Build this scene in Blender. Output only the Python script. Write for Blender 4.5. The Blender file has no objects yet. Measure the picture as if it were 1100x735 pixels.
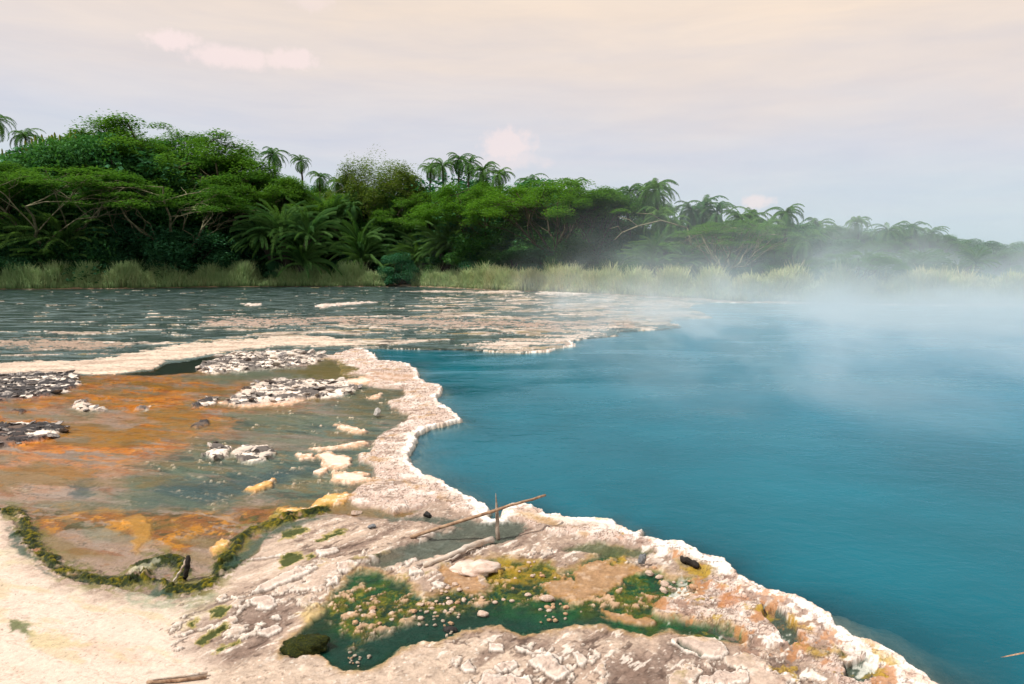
import bpy, math, random
import numpy as np
random.seed(7)
RNG = np.random.default_rng(11)
C = bpy.context.scene.collection
R = math.radians

# ------------------------------------------------------------------ camera
F = 733.0; H0 = 283.0; CX, CY = 550.0, 367.5; HC = 3.0
TH = math.atan((CY - H0) / F); CT, ST = math.cos(TH), math.sin(TH)
def px2w(px, py, z=0.0):
    px = np.asarray(px, float); py = np.asarray(py, float)
    v = (CY - py) / F
    t = (HC - z) / (ST - v * CT)
    return t * (px - CX) / F, t * (CT + v * ST)
def w2px(X, Y):
    d = Y * CT + HC * ST
    return CX + F * X / d, CY - F * (Y * ST - HC * CT) / d
def at(px, Y, z=0.0):                      # lateral place of a pixel column at ground distance Y
    return (px - CX) / F * (Y * CT + (HC - z) * ST)
def top_z(py, Y):
    return HC + Y * math.tan(math.atan((CY - py) / F) - TH)

# ------------------------------------------------------------------ scene settings
sc = bpy.context.scene
sc.render.engine = 'CYCLES'
sc.view_settings.view_transform = 'Standard'
sc.view_settings.look = 'None'
sc.view_settings.exposure = 0.2
sc.view_settings.gamma = 1.0
cy = sc.cycles
cy.use_denoising = True
cy.use_adaptive_sampling = True
cy.adaptive_threshold = 0.02
cy.max_bounces = 6; cy.diffuse_bounces = 3; cy.glossy_bounces = 2
cy.transmission_bounces = 2; cy.transparent_max_bounces = 12; cy.volume_bounces = 1
cy.caustics_reflective = False; cy.caustics_refractive = False
cam = bpy.data.cameras.new('camera'); co = bpy.data.objects.new('camera', cam); C.objects.link(co)
cam.sensor_width = 36.0; cam.lens = 36.0 * F / 1100.0
cam.clip_start = 0.05; cam.clip_end = 5000
co.location = (0, 0, HC); co.rotation_euler = (math.pi / 2 - TH, 0, 0)
sc.camera = co

# ------------------------------------------------------------------ helpers
def s2l(r, g, b, k=0.64):
    a = np.array([r, g, b], float) / 255.0
    a = np.where(a <= 0.04045, a / 12.92, ((a + 0.055) / 1.055) ** 2.4)
    return a * k
def tag(o, label=None, cat=None, group=None, kind=None):
    if label: o['label'] = label
    if cat: o['category'] = cat
    if group: o['group'] = group
    if kind: o['kind'] = kind
    return o
def mesh_np(name, verts, faces, mat=None, smooth=False, attrs=None):
    """verts (n,3); faces (m,k) array"""
    me = bpy.data.meshes.new(name)
    verts = np.ascontiguousarray(verts, np.float32); faces = np.ascontiguousarray(faces, np.int32)
    m, k = faces.shape
    me.vertices.add(len(verts)); me.vertices.foreach_set('co', verts.ravel())
    me.loops.add(m * k); me.loops.foreach_set('vertex_index', faces.ravel())
    me.polygons.add(m); me.polygons.foreach_set('loop_start', np.arange(0, m * k, k, dtype=np.int32))
    me.update(calc_edges=True)
    if smooth: me.polygons.foreach_set('use_smooth', np.ones(m, bool))
    for an, (typ, arr) in (attrs or {}).items():
        a = me.attributes.new(an, typ, 'POINT')
        if typ == 'FLOAT': a.data.foreach_set('value', np.ascontiguousarray(arr, np.float32).ravel())
        else: a.data.foreach_set('color', np.ascontiguousarray(arr, np.float32).ravel())
    if mat: me.materials.append(mat)
    me.validate()
    return me
def link(name, me, parent=None, loc=None, rot=None, scale=None):
    o = bpy.data.objects.new(name, me); C.objects.link(o)
    if parent is not None: o.parent = parent
    if loc is not None: o.location = loc
    if rot is not None: o.rotation_euler = rot
    if scale is not None: o.scale = scale
    return o
def sm(a, b, x):
    t = np.clip((x - a) / (b - a), 0, 1); return t * t * (3 - 2 * t)

# numpy noise
_P = np.random.default_rng(5).permutation(256).astype(np.int32); _P = np.concatenate([_P, _P, _P])
_G = np.random.default_rng(6).uniform(0, 2 * np.pi, 256); _GX = np.cos(_G); _GY = np.sin(_G)
def perlin(x, y, seed=0):
    x = x + seed * 17.13; y = y - seed * 31.7
    xi = np.floor(x).astype(np.int64); yi = np.floor(y).astype(np.int64)
    xf = x - xi; yf = y - yi; xi &= 255; yi &= 255
    u = xf * xf * xf * (xf * (xf * 6 - 15) + 10); v = yf * yf * yf * (yf * (yf * 6 - 15) + 10)
    def g(ix, iy, dx, dy):
        h = _P[(_P[ix & 255] + iy) & 255]; return _GX[h] * dx + _GY[h] * dy
    a = g(xi, yi, xf, yf); b = g(xi + 1, yi, xf - 1, yf)
    c = g(xi, yi + 1, xf, yf - 1); d = g(xi + 1, yi + 1, xf - 1, yf - 1)
    a = a + (b - a) * u; c = c + (d - c) * u
    return (a + (c - a) * v) * 1.5
def fbm(x, y, f, o=4, seed=0, gain=0.5):
    r = 0; amp = 1; s = 0
    for i in range(o):
        r = r + amp * perlin(x * f, y * f, seed + i); s += amp; amp *= gain; f *= 2.03
    return r / s * 1.35
def voronoi(x, y, f, seed=0, jit=0.9):
    x = x * f + seed * 7.7; y = y * f + seed * 3.3
    xi = np.floor(x).astype(np.int64); yi = np.floor(y).astype(np.int64)
    f1 = np.full(x.shape, 9.0); f2 = np.full(x.shape, 9.0); cid = np.zeros(x.shape)
    for i in (-1, 0, 1):
        for j in (-1, 0, 1):
            cx = xi + i; cyy = yi + j
            h = _P[(_P[cx & 255] + cyy) & 255]; h2 = _P[h + 37]; h3 = _P[h2 + 11]
            dx = cx + 0.5 + (h / 255. - .5) * jit - x; dy = cyy + 0.5 + (h2 / 255. - .5) * jit - y
            d = np.sqrt(dx * dx + dy * dy)
            n = d < f1
            f2 = np.where(n, f1, np.minimum(f2, d)); cid = np.where(n, h3 / 255., cid); f1 = np.where(n, d, f1)
    return f1, f2, cid
def sdf(px, py, poly, pad=60):
    """signed distance (px units) to a closed polygon, positive inside, computed inside its box only"""
    poly = np.asarray(poly, float)
    out = np.full(px.shape, -float(pad))
    x0, y0 = poly.min(0) - pad; x1, y1 = poly.max(0) + pad
    m = (px > x0) & (px < x1) & (py > y0) & (py < y1)
    qx = px[m]; qy = py[m]
    if qx.size == 0: return out
    dmin = np.full(qx.shape, 1e18); ins = np.zeros(qx.shape, bool)
    n = len(poly)
    for i in range(n):
        ax, ay = poly[i]; bx, by = poly[(i + 1) % n]
        ex, ey = bx - ax, by - ay; L = ex * ex + ey * ey + 1e-12
        t = np.clip(((qx - ax) * ex + (qy - ay) * ey) / L, 0, 1)
        dx = qx - ax - t * ex; dy = qy - ay - t * ey
        dmin = np.minimum(dmin, dx * dx + dy * dy)
        c = (ay > qy) != (by > qy)
        if abs(ey) > 1e-12:
            ins ^= c & (qx < ex * (qy - ay) / ey + ax)
    d = np.sqrt(dmin); out[m] = np.where(ins, d, -d)
    return np.maximum(out, -float(pad))
def linedist(px, py, pts, pad=40):
    pts = np.asarray(pts, float); out = np.full(px.shape, float(pad))
    x0, y0 = pts.min(0) - pad; x1, y1 = pts.max(0) + pad
    m = (px > x0) & (px < x1) & (py > y0) & (py < y1); qx = px[m]; qy = py[m]
    dm = np.full(qx.shape, 1e18)
    for i in range(len(pts) - 1):
        ax, ay = pts[i]; ex, ey = pts[i + 1] - pts[i]; L = ex * ex + ey * ey + 1e-12
        t = np.clip(((qx - ax) * ex + (qy - ay) * ey) / L, 0, 1)
        dm = np.minimum(dm, (qx - ax - t * ex) ** 2 + (qy - ay - t * ey) ** 2)
    out[m] = np.minimum(np.sqrt(dm), pad); return out

# node helper
class NT:
    def __init__(s, tree): s.t = tree; s.n = tree.nodes; s.l = tree.links
    def new(s, typ, ins=None, **kw):
        n = s.n.new(typ)
        for k, v in kw.items(): setattr(n, k, v)
        for k, v in (ins or {}).items():
            if isinstance(v, bpy.types.NodeSocket): s.l.new(v, n.inputs[k])
            else: n.inputs[k].default_value = v
        return n
    def math(s, op, a, b=None, c=None, clamp=False):
        n = s.n.new('ShaderNodeMath'); n.operation = op; n.use_clamp = clamp
        for i, v in enumerate((a, b, c)):
            if v is None: continue
            if isinstance(v, bpy.types.NodeSocket): s.l.new(v, n.inputs[i])
            else: n.inputs[i].default_value = v
        return n.outputs[0]
    def mix(s, fac, a, b, blend='MIX'):
        n = s.n.new('ShaderNodeMix'); n.data_type = 'RGBA'; n.blend_type = blend
        for i, v in ((0, fac), (6, a), (7, b)):
            if isinstance(v, bpy.types.NodeSocket): s.l.new(v, n.inputs[i])
            else: n.inputs[i].default_value = v if i == 0 else (*v[:3], 1)
        return n.outputs[2]
    def noise(s, scale, detail=3, rough=0.55, vec=None, dist=0.0):
        n = s.new('ShaderNodeTexNoise', {'Scale': scale, 'Detail': detail, 'Roughness': rough, 'Distortion': dist})
        if vec is not None: s.l.new(vec, n.inputs['Vector'])
        return n.outputs['Fac']
    def ramp(s, fac, stops):
        n = s.n.new('ShaderNodeValToRGB'); s.l.new(fac, n.inputs[0]); e = n.color_ramp.elements
        while len(e) < len(stops): e.new(0.5)
        for i, (p, c) in enumerate(stops):
            e[i].position = p; e[i].color = (*c, 1) if len(c) == 3 else c
        return n.outputs[0]
def material(name):
    m = bpy.data.materials.new(name); m.use_nodes = True
    t = NT(m.node_tree); m.node_tree.nodes.clear()
    out = m.node_tree.nodes.new('ShaderNodeOutputMaterial')
    return m, t, out

# ------------------------------------------------------------------ light and sky
SUN_EL, SUN_AZ = R(55), R(-112)       # azimuth from +Y towards +X ; sun stands high on the left
sd = bpy.data.lights.new('sun', 'SUN'); sd.energy = 4.2; sd.angle = R(1.5); sd.color = (1.0, 0.94, 0.86)
so = bpy.data.objects.new('sun', sd); C.objects.link(so)
so.rotation_euler = (math.pi / 2 - SUN_EL, 0, -SUN_AZ + math.pi)
w = bpy.data.worlds.new('World'); sc.world = w; w.use_nodes = True
t = NT(w.node_tree); w.node_tree.nodes.clear()
wo = t.new('ShaderNodeOutputWorld')
sky = t.new('ShaderNodeTexSky'); sky.sky_type = 'NISHITA'; sky.sun_disc = False
sky.sun_elevation = SUN_EL; sky.sun_rotation = SUN_AZ
bg1 = t.new('ShaderNodeBackground', {'Color': sky.outputs[0], 'Strength': 0.10})
tc = t.new('ShaderNodeTexCoord')
sep = t.new('ShaderNodeSeparateXYZ', {0: tc.outputs['Generated']})
z = sep.outputs[2]; x = sep.outputs[0]
# high thin overcast: blue-grey near the horizon, lavender, then warm cream above, warmer to the right
mp = t.new('ShaderNodeMapping', {'Vector': tc.outputs['Generated'], 'Scale': (1.2, 1.2, 7.0), 'Rotation': (0, R(7), 0)})
n1 = t.noise(1.6, 5, 0.55, mp.outputs[0], 0.6)
n2 = t.noise(4.2, 6, 0.6, mp.outputs[0], 0.3)
zz = t.math('ADD', z, t.math('MULTIPLY', t.math('SUBTRACT', n1, 0.5), 0.14))
zz = t.math('ADD', zz, t.math('MULTIPLY', x, 0.05))
veil = t.ramp(zz, [(0.0, s2l(186, 208, 218, 1)), (0.08, s2l(198, 211, 221, 1)), (0.16, s2l(210, 211, 219, 1)),
                   (0.24, s2l(224, 214, 210, 1)), (0.33, s2l(238, 220, 203, 1)), (0.6, s2l(232, 222, 212, 1)), (1.0, s2l(228, 226, 226, 1))])
br = t.ramp(n2, [(0.3, (0.93, 0.94, 0.97)), (0.7, (1.05, 1.03, 1.0))])
veil = t.mix(1.0, veil, br, 'MULTIPLY')
# small far cumulus heaps, placed by direction
def cumulus(px, py, wid, hei, seed):
    dx = (px - CX) / F; dy = (CY - py) / F
    v = np.array([dx, CT + dy * ST, -ST + dy * CT]); v /= np.linalg.norm(v)
    dd = t.new('ShaderNodeVectorMath', {0: tc.outputs['Generated'], 1: tuple(-v)}, operation='ADD')
    s_ = t.new('ShaderNodeVectorMath', {0: dd.outputs[0], 1: (F / wid, F / wid, F / hei)}, operation='MULTIPLY')
    nn = t.new('ShaderNodeTexNoise', {'Scale': 60.0 if wid < 40 else 38.0, 'Detail': 5.0, 'Roughness': 0.6, 'Vector': tc.outputs['Generated']})
    ln = t.new('ShaderNodeVectorMath', {0: s_.outputs[0]}, operation='LENGTH').outputs['Value']
    ln = t.math('ADD', ln, t.math('MULTIPLY', t.math('SUBTRACT', nn.outputs[0], 0.5), 1.7))
    return t.math('SUBTRACT', 1.0, t.new('ShaderNodeMapRange', {'Value': ln, 'From Min': 0.45, 'From Max': 1.15}, interpolation_type='SMOOTHSTEP').outputs[0])
cl = None
for (a, b, c_, d_, st) in [(546, 156, 30, 20, .6), (815, 217, 17, 7, .6), (185, 44, 26, 10, .8), (242, 60, 42, 11, .75), (312, 63, 26, 11, .7), (335, 3, 22, 9, .35), (548, 172, 40, 12, .35)]:
    m_ = t.math('MULTIPLY', cumulus(a, b, c_, d_, 1), st)
    cl = m_ if cl is None else t.math('MAXIMUM', cl, m_)
veil = t.mix(cl, veil, s2l(246, 226, 222, 1))
bg2 = t.new('ShaderNodeBackground', {'Color': veil, 'Strength': 0.98})
ms = t.new('ShaderNodeMixShader', {0: 0.93, 1: bg1.outputs[0], 2: bg2.outputs[0]})
t.l.new(ms.outputs[0], wo.inputs[0])

# ------------------------------------------------------------------ terrain
cols = np.concatenate([np.array([-9000, -5000, -3000, -1800, -1100, -700, -450, -300, -220]), np.arange(-160, 1260, 0.95),
                       np.array([1300, 1400, 1600, 2000, 2800, 4200, 6000, 9000])])
rows_py = np.concatenate([np.arange(790, 560, -0.75), np.arange(560, 299, -0.5)])
_, rowY = px2w(0, rows_py)
rowY = np.concatenate([np.array([-60, -25, -10, -4, -1, 0.5, 1.5, 2.3, 2.9, 3.4]), rowY, rowY[-1] * np.array([1.03, 1.07, 1.13, 1.22, 1.4, 1.8, 3, 6, 14, 25])])
YN = px2w(0, 790)[1]
dep = np.maximum(rowY, YN) * CT + HC * ST
gX = (cols[None, :] - CX) / F * dep[:, None]; gY = np.repeat(rowY[:, None], len(cols), 1)
NR, NCc = gX.shape
X = gX.ravel(); Y = gY.ravel(); Ys = np.maximum(Y, YN)
amp = 0.009 * np.minimum(Ys, 30)
# ragged outlines: displace the lookup point with ground-fixed noise
wx = fbm(X, Y, 1.1, 5, 1, 0.6); wy = fbm(X, Y, 1.1, 5, 21, 0.6)
fx = fbm(X, Y, 4.5, 6, 41, 0.68); fy = fbm(X, Y, 4.5, 6, 51, 0.68)
def warped(a, b=0.9):
    # a: strength of the broad warp, b: of the fine one
    return w2px(X + amp * (a * wx + b * fx), np.maximum(Y + amp * (a * wy + b * fy), 1.0))
PX, PY = warped(1.0); QX, QY = warped(2.2, 1.6); SX, SY = warped(0.45, 0.6)

POOL = [(386,373),(415,373.5),(430,374),(500,374.5),(527,377),(560,378.6),(590,377),(601,373),(619,371),(612,366),(631,363),(665,360),(661,357),(669,355),(690,354.5),(713,353),(732,350.5),(728,348),(718,346),(724,342),(745,342),(766,341),(756,336),(740,331),(745,327),(769,324.5),(800,325.5),(820,325),(858,326),(884,325.5),(922,327.2),(1003,328),(1100,329),(1300,330),
        (2200,332),(6000,345),(6000,2600),(1900,1500),(1450,1000),(1200,850),(1060,770),(1005,735),(1000,728),(980,714),(958,700),(940,692),(920,686),(900,672),(896,662),(868,648),(852,640),(828,636),(804,624),(788,612),(780,602),(756,596),(734,582),(712,582),(702,577),(690,576),(694,567),(680,573),(666,566),(658,558),(610,558),(602,553.6),(589,553),(583,547),(574,545.5),(571,542),(547,542.7),(540,549),(536,557),(529,558),(524.5,554.5),(529,548),(523,543.6),(511,537),(497,530),(484,523.6),(475,517),(465,514.5),(454,510),
        (451,507),(440,498),(439,489),(446,477),(448,468),(460,460),(484,454),(496,451),(487,442),(472,433),(469,427),(477,420),(473,414),(460,412),(451,406),(449,397),(436,390),(406,387),(400,379)]
def densify(poly):
    xs, ys = px2w([p[0] for p in poly], [p[1] for p in poly]); return np.stack([xs, ys], 1)
poolW = densify([p for p in POOL])
dpool = sdf(X + amp * (0.75 * fx + 0.25 * wx), Y + amp * (0.75 * fy + 0.25 * wy), poolW, pad=3.0)       # metres, + inside water
# push inner depth further than the pad by a coarse second measure
RIM1 = [(386,370),(345,384),(364,388),(368,405),(393,403),(397,416),(433,418),(437,425),(414,432),(421,440),(440,447),(429,456),(406,469),(400,479),(397,486),(383,487),(384,498),(402,502),(404,513),(398,515),(373,532),(379,541),(387,545),(409,547),(420,553),(442,547),(470,541),(500,551),(520,558),(529,560),(560,520),(480,480),(520,440),(500,390),(420,370)]
RIM2 = [(538,552),(547,556),(565,564),(575,568),(591,574),(609,576),(620,577),(632,584),(660,582),(692,588),(724,600),(756,614),(764,624),(760,640),(740,638),(712,644),(700,652),(704,666),(740,668),(776,676),(800,690),(836,697),(848,690),(860,708),(880,716),(900,735),(930,800),(1250,850),(1060,700),(800,560),(560,520)]
sRim = np.maximum(sdf(PX, PY, RIM1), sdf(PX, PY, RIM2))
BASIN = [(-400,402),(0,405),(76,403),(109,401),(163,397),(181,389),(202,387),(232,380),(300,377),(345,384),(364,388),(368,405),(393,403),(397,416),(433,418),(437,425),(414,432),(421,440),(440,447),(429,456),(406,469),(400,479),(397,486),(383,487),(384,498),(402,502),(404,513),(398,515),(373,532),(379,541),(387,545),(409,547),(420,553),(442,547),(455,545),(440,553),(415,557),(390,558),(372,552),(350,553),(330,556),(305,562),(285,575),(278,592),(262,602),(240,612),(225,626),(205,638),(170,640),(140,634),(120,630),(90,627),(60,615),(42,600),(28,583),(14,560),(5,548),(-400,500)]
sBas = sdf(SX, SY, BASIN)
ALGAE = [(302,705),(306,693),(325,678),(345,662),(352,650),(365,632),(385,615),(405,618),(440,632),(455,645),(470,640),(500,634),(520,640),(525,628),(515,612),(505,606),(530,602),(560,604),(590,606),(600,616),(620,610),(640,598),(660,590),(672,612),(688,616),(710,614),(716,625),(740,622),(752,633),(735,640),(712,644),(700,652),(704,663),(740,668),(776,676),(800,684),(798,691),(780,688),(740,680),(712,674),(697,683),(680,679),(650,672),(620,670),(598,674),(560,680),(540,673),(505,673),(470,687),(452,690),(432,694),(412,712),(398,718),(372,719),(357,712),(345,702),(330,700)]
sAlg = sdf(PX, PY, ALGAE)
CHAN = [(400,551),(430,556),(470,556),(520,559),(545,558),(562,566),(557,577),(535,584),(500,590),(470,598),(440,603),(420,612),(395,610),(420,590),(450,583),(472,572),(500,566),(470,562),(440,558),(420,560)]
sCh = sdf(PX, PY, CHAN)
STREAM = [(-600,311),(0,311),(120,310.5),(200,309),(280,308),(450,308),(520,311.5),(640,316),(745,321.5),(769,324.5),(745,327),(740,331),(756,336),(766,341),(724,342),(718,346),(732,350.5),(713,353),(661,357),(665,360),(612,366),(601,373),(560,378.6),(500,374.5),(386,373),(345,384),(300,377),(232,380),(202,387),(181,389),(163,397),(109,401),(76,403),(0,405),(-600,405)]
sStr = sdf(SX, SY, STREAM)
bankE = [(-600,311),(0,311),(120,310.5),(200,309),(280,308),(450,308),(520,311.5),(640,316),(745,321.5),(800,325),(860,325.5),(922,326.8),(1003,327.6),(1300,329),(2200,331),(9000,345),(9000,286),(-9000,286),(-9000,345),(-2000,330)]
farY = np.interp(w2px(X, Ys)[0], [-600,0,120,200,280,450,520,640,745,800,860,922,1003,1300,2200,9000], [311,311,310.5,309,308,308,311.5,316,321.5,325,325.5,326.8,327.6,329,331,345])
farD = Ys - px2w(0, np.maximum(farY, 300))[1] + 0.8 * wx         # + behind the far shore, metres

flow = (X * 0.94 - Y * 0.34, X * 0.34 + Y * 0.94)                # runoff streaks run this way
st1 = fbm(flow[0] * 0.28, flow[1] * 1.0, 2.2, 5, 3, 0.55)
st2 = fbm(flow[0] * 0.22, flow[1] * 1.0, 5.0, 4, 13, 0.6)
str_far = fbm(X * 0.30 + .2 * wx, Y * 0.62 + .2 * wy, 0.9, 6, 33, 0.56)
str_fine = fbm(X * 0.45, Y * 0.9, 1.5, 5, 37, 0.58)
str_ff = fbm(X * .5, Y, 3.4, 4, 39, .62)
n05 = fbm(X, Y, 0.5, 4, 60); n2 = fbm(X, Y, 2.0, 5, 61, 0.6); n8 = fbm(X, Y, 8.0, 4, 62, 0.6); n30 = fbm(X, Y, 28.0, 2, 63); nf = fbm(X, Y, 7.0, 5, 64, .68); n16 = fbm(X, Y, 15.0, 4, 65, .65); dg = (X * .64 + Y * .77, -X * .77 + Y * .64); nd = fbm(dg[0] * .42, dg[1] * 1.25, 3.2, 6, 68, .62); nd2 = fbm(dg[0] * .35, dg[1], 9.0, 4, 69, .65)
def patch(poly, soft=2.0, q=0):
    a, b = ((PX, PY), (QX, QY), (SX, SY))[q]
    return sm(-soft, soft, sdf(a, b, poly) + soft * (1.0 * nf + .35 * n2))

col = np.zeros((X.size, 3)); col[:] = s2l(196, 172, 155)
hz = np.zeros(X.size); wet = np.zeros(X.size)
def paint(m, c, k=1.0):
    c = s2l(*c) if not isinstance(c, np.ndarray) else c
    mm = np.clip(m * k, 0, 1)[:, None]
    col[:] = col * (1 - mm) + c * mm
def raise_(m, v):
    hz[:] = hz * (1 - m) + v * m

# --- foreshore silt bank
hz += 0.004 + 0.003 * n2 + 0.005 * n05 + 0.001 * n8
paint(sm(-0.5, 0.6, n05 + 0.3 * n2), (200, 174, 156), .8)
paint(sm(0.1, 0.7, n2 + 0.5 * st1), (172, 150, 136), .6)
CREAM = [(-400,560),(0,560),(20,600),(60,628),(120,645),(200,650),(240,622),(275,600),(300,585),(330,600),(300,625),(240,650),(200,690),(240,720),(220,800),(-400,900)]
cream = patch(CREAM, 16)
paint(cream, (244, 224, 208), .93)
paint(cream * sm(0.0, 0.6, st1 + .3 * n8), (236, 206, 184), .7); paint(cream * sm(.15, .45, st2 + .4 * n2), (226, 206, 166), .6); paint(cream * (1 - sm(0, .04, np.abs(st2 + .3 * n2))), (206, 176, 156), .5)
CREAM2 = [(300,575),(345,556),(372,556),(420,575),(460,570),(420,590),(400,610),(350,620),(290,640),(240,660),(230,640)]
paint(patch(CREAM2, 6), (226, 202, 182), .8)
BOT = [(180,735),(260,712),(350,705),(390,722),(440,700),(500,684),(560,690),(640,680),(700,690),(640,705),(600,720),(560,760),(300,800),(180,800)]
paint(patch(BOT, 10), (232, 210, 190), .75)
for p in ([(340,612),(300,632),(250,652),(230,690),(250,710),(310,690),(310,665),(350,630),(400,612)], [(560,693),(600,688),(650,700),(640,712),(590,708)], [(720,690),(780,700),(850,715),(880,760),(640,760),(650,715)]):
    paint(patch(p, 9, 0), (170, 148, 136), .75)
# shallow stain ridges on the cream shore
paint(patch([(0,568),(30,590),(60,625),(130,642),(200,655),(240,640),(230,655),(190,668),(120,655),(50,640),(0,615)], 8) * sm(-.2, .5, n2), (222, 214, 178), .6)
paint(patch([(120,632),(180,642),(225,636),(240,640),(200,660),(140,652)], 4) * sm(-.5, .3, n8), (176, 186, 160), .7)
paint(patch([(10,668),(22,672),(38,686),(30,686),(12,680)], 3, 1), (128, 140, 90), .9)
paint(patch([(28,680),(60,682),(110,690),(60,698),(30,694)], 3, 1), (226, 208, 160), .7)

for nn, a, b, c, k in ((n8, .25, .6, (238, 222, 206), .7), (nf, .3, .6, (156, 134, 120), .6), (n16, .35, .6, (140, 118, 104), .55), (n16 + .4 * n2, -.9, -.4, None, 0), (n30 + .5 * nf, .45, .8, (250, 240, 228), .8)):
    if c: paint(sm(a, b, nn) * (1 - .85 * cream), c, k)
crk = np.abs(fbm(X * .6 + .1 * wx, Y * 1.1, 1.8, 4, 66, .6)); paint((1 - sm(.0, .035, crk)) * sm(-.1, .4, n2) * (1 - .7 * cream), (120, 96, 84), .8); hz -= .006 * (1 - sm(0, .03, crk)) * (1 - cream)
hz += (.003 * sm(.1, .5, n16) + .002 * nf) * (1 - .7 * cream)
MID = patch([(190,640),(300,590),(340,556),(430,556),(520,560),(700,590),(800,640),(900,735),(700,800),(560,735),(420,700),(330,700),(250,715),(190,700)], 14) * (1 - .5 * cream)
paint(MID * sm(-.05, .35, nd), (158, 132, 118), .75); paint(MID * sm(.1, .4, -nd), (228, 202, 182), .6); paint(MID * sm(.3, .5, nd2 + .4 * nd), (112, 90, 80), .7); paint(MID * sm(.28, .42, -nd2 - .3 * nd), (250, 238, 226), .85)
hz += MID * (.006 * sm(-.1, .1, -nd) + .004 * sm(.2, .4, -nd2))
paint(cream * sm(.66, .8, n30 + .3 * n8), (140, 122, 104), .55); paint(cream * sm(.5, .7, nf), (206, 184, 164), .5)
# --- hard pale plates with white outlines scattered on the bank
PLZ = [([(300,625),(350,600),(400,592),(440,588),(480,575),(530,585),(500,600),(470,620),(440,630),(400,612),(370,630),(340,645),(300,660),(285,640)], .62),
       ([(200,640),(290,618),(310,640),(290,700),(240,712),(190,705),(150,690),(170,660)], .42),
       ([(280,560),(350,555),(420,565),(470,570),(430,590),(380,600),(310,605)], .25),
       ([(490,690),(560,690),(640,690),(660,735),(600,800),(500,800),(470,735)], .48),
       ([(560,580),(640,590),(700,600),(690,640),(640,640),(600,625),(560,600)], .45),
       ([(800,700),(860,710),(900,760),(700,780),(720,720)], .60),
       ([(320,650),(370,640),(350,670),(330,680)], .55)]
plp = np.zeros(X.size)
for p, v in PLZ: plp = np.maximum(plp, v * patch(p, 10))
pn = (fbm(dg[0] * .5, dg[1], 3.4, 5, 71, 0.62) * .7 + .3 * fbm(X, Y, 5.0, 4, 72, .6)) * 0.55 + 0.5
pl = pn - (1 - plp)
pm = sm(0.0, 0.03, pl) * (plp > .05)
hz += pm * (0.014 + 0.05 * np.clip(pl, 0, .2) + 0.004 * n8)
paint(pm, (230, 206, 188), .9)
paint(pm * (1 - sm(0.03, 0.10, pl)), (246, 234, 222), .95)
paint(pm * sm(0.10, 0.16, pl) * sm(-.1, .4, n2), (176, 160, 70), .7)
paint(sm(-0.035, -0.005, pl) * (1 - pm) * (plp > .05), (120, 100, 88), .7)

# --- individually traced plates: (outline, kind)
PL = [[(270,650),(272,643),(284,640),(295,644),(296,652),(288,657),(276,656)], [(275,682),(279,678),(300,674),(302,680),(290,686),(280,686)], [(290,665),(300,663),(302,669),(293,670)],
      [(280,628),(300,617),(330,612),(342,614),(325,622),(300,630),(285,635),(270,640)], [(245,603),(300,600),(310,597)],
      [(530,722),(535,715),(552,711),(557,717),(548,724),(536,727)], [(515,735),(520,728),(545,726),(565,730),(572,740),(540,750),(515,748)],
      [(552,697),(575,702),(600,706),(603,712),(580,706),(556,702)], [(566,712),(590,708),(604,716),(610,726),(596,732),(580,722)], [(613,703),(621,702),(628,712),(625,720),(617,716)],
      [(525,694),(540,694),(541,702),(527,702)], [(497,714),(506,710),(512,722),(502,724)],
      [(466,628),(474,625),(480,630),(470,634)],
      [(720,690),(732,683),(760,685),(778,693),(783,704),(775,710),(750,708),(735,702)], [(750,728),(775,720),(800,722),(802,734),(780,740),(752,738)],
      [(338,593),(352,590),(364,588),(366,593),(345,600)], [(365,610),(378,606),(392,606),(380,616),(366,618)], [(396,603),(412,596),(425,598),(405,608)], [(435,593),(446,592),(449,604),(438,612),(430,605)], [(447,580),(460,572),(476,572),(482,578),(470,590),(452,590)],
      [(420,596),(432,592),(432,600),(418,604)], [(440,615),(452,613),(456,620),(443,622)], [(350,626),(362,622),(366,628),(352,634)]]
for i, p in enumerate(PL):
    d = sdf(PX, PY, p, 20) + 2.2 * nf; m = sm(-.6, .8, d)
    hz += m * (0.016 + 0.0015 * np.clip(d, 0, 6) + 0.004 * n8)
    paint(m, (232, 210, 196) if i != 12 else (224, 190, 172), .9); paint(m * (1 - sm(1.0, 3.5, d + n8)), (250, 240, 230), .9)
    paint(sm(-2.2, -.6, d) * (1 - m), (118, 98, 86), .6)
GREENS = [[(263,584),(268,578),(275,573),(281,570),(284,572),(276,580),(267,588)], [(296,604),(305,599),(318,598),(322,602),(308,608),(300,609)], [(326,600),(333,596),(338,599),(334,603)], [(340,580),(352,573),(366,568),(368,571),(352,578),(343,582)],
          [(220,660),(232,655),(245,653),(235,664),(224,665)], [(215,690),(222,683),(236,676),(240,677),(226,688),(220,694)], [(230,700),(240,696),(252,694),(240,701),(231,705)], [(200,670),(208,667),(205,673)], [(300,570),(315,565),(323,570),(308,578),(298,582)]]
for p in GREENS:
    d = sdf(QX, QY, p, 20) + 3.5 * nf
    paint(sm(-3, -.5, d), (190, 176, 84), .75); paint(sm(-.5, 1, d), (84, 104, 44), .9); hz -= 0.006 * sm(-1, 1, d)

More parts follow.
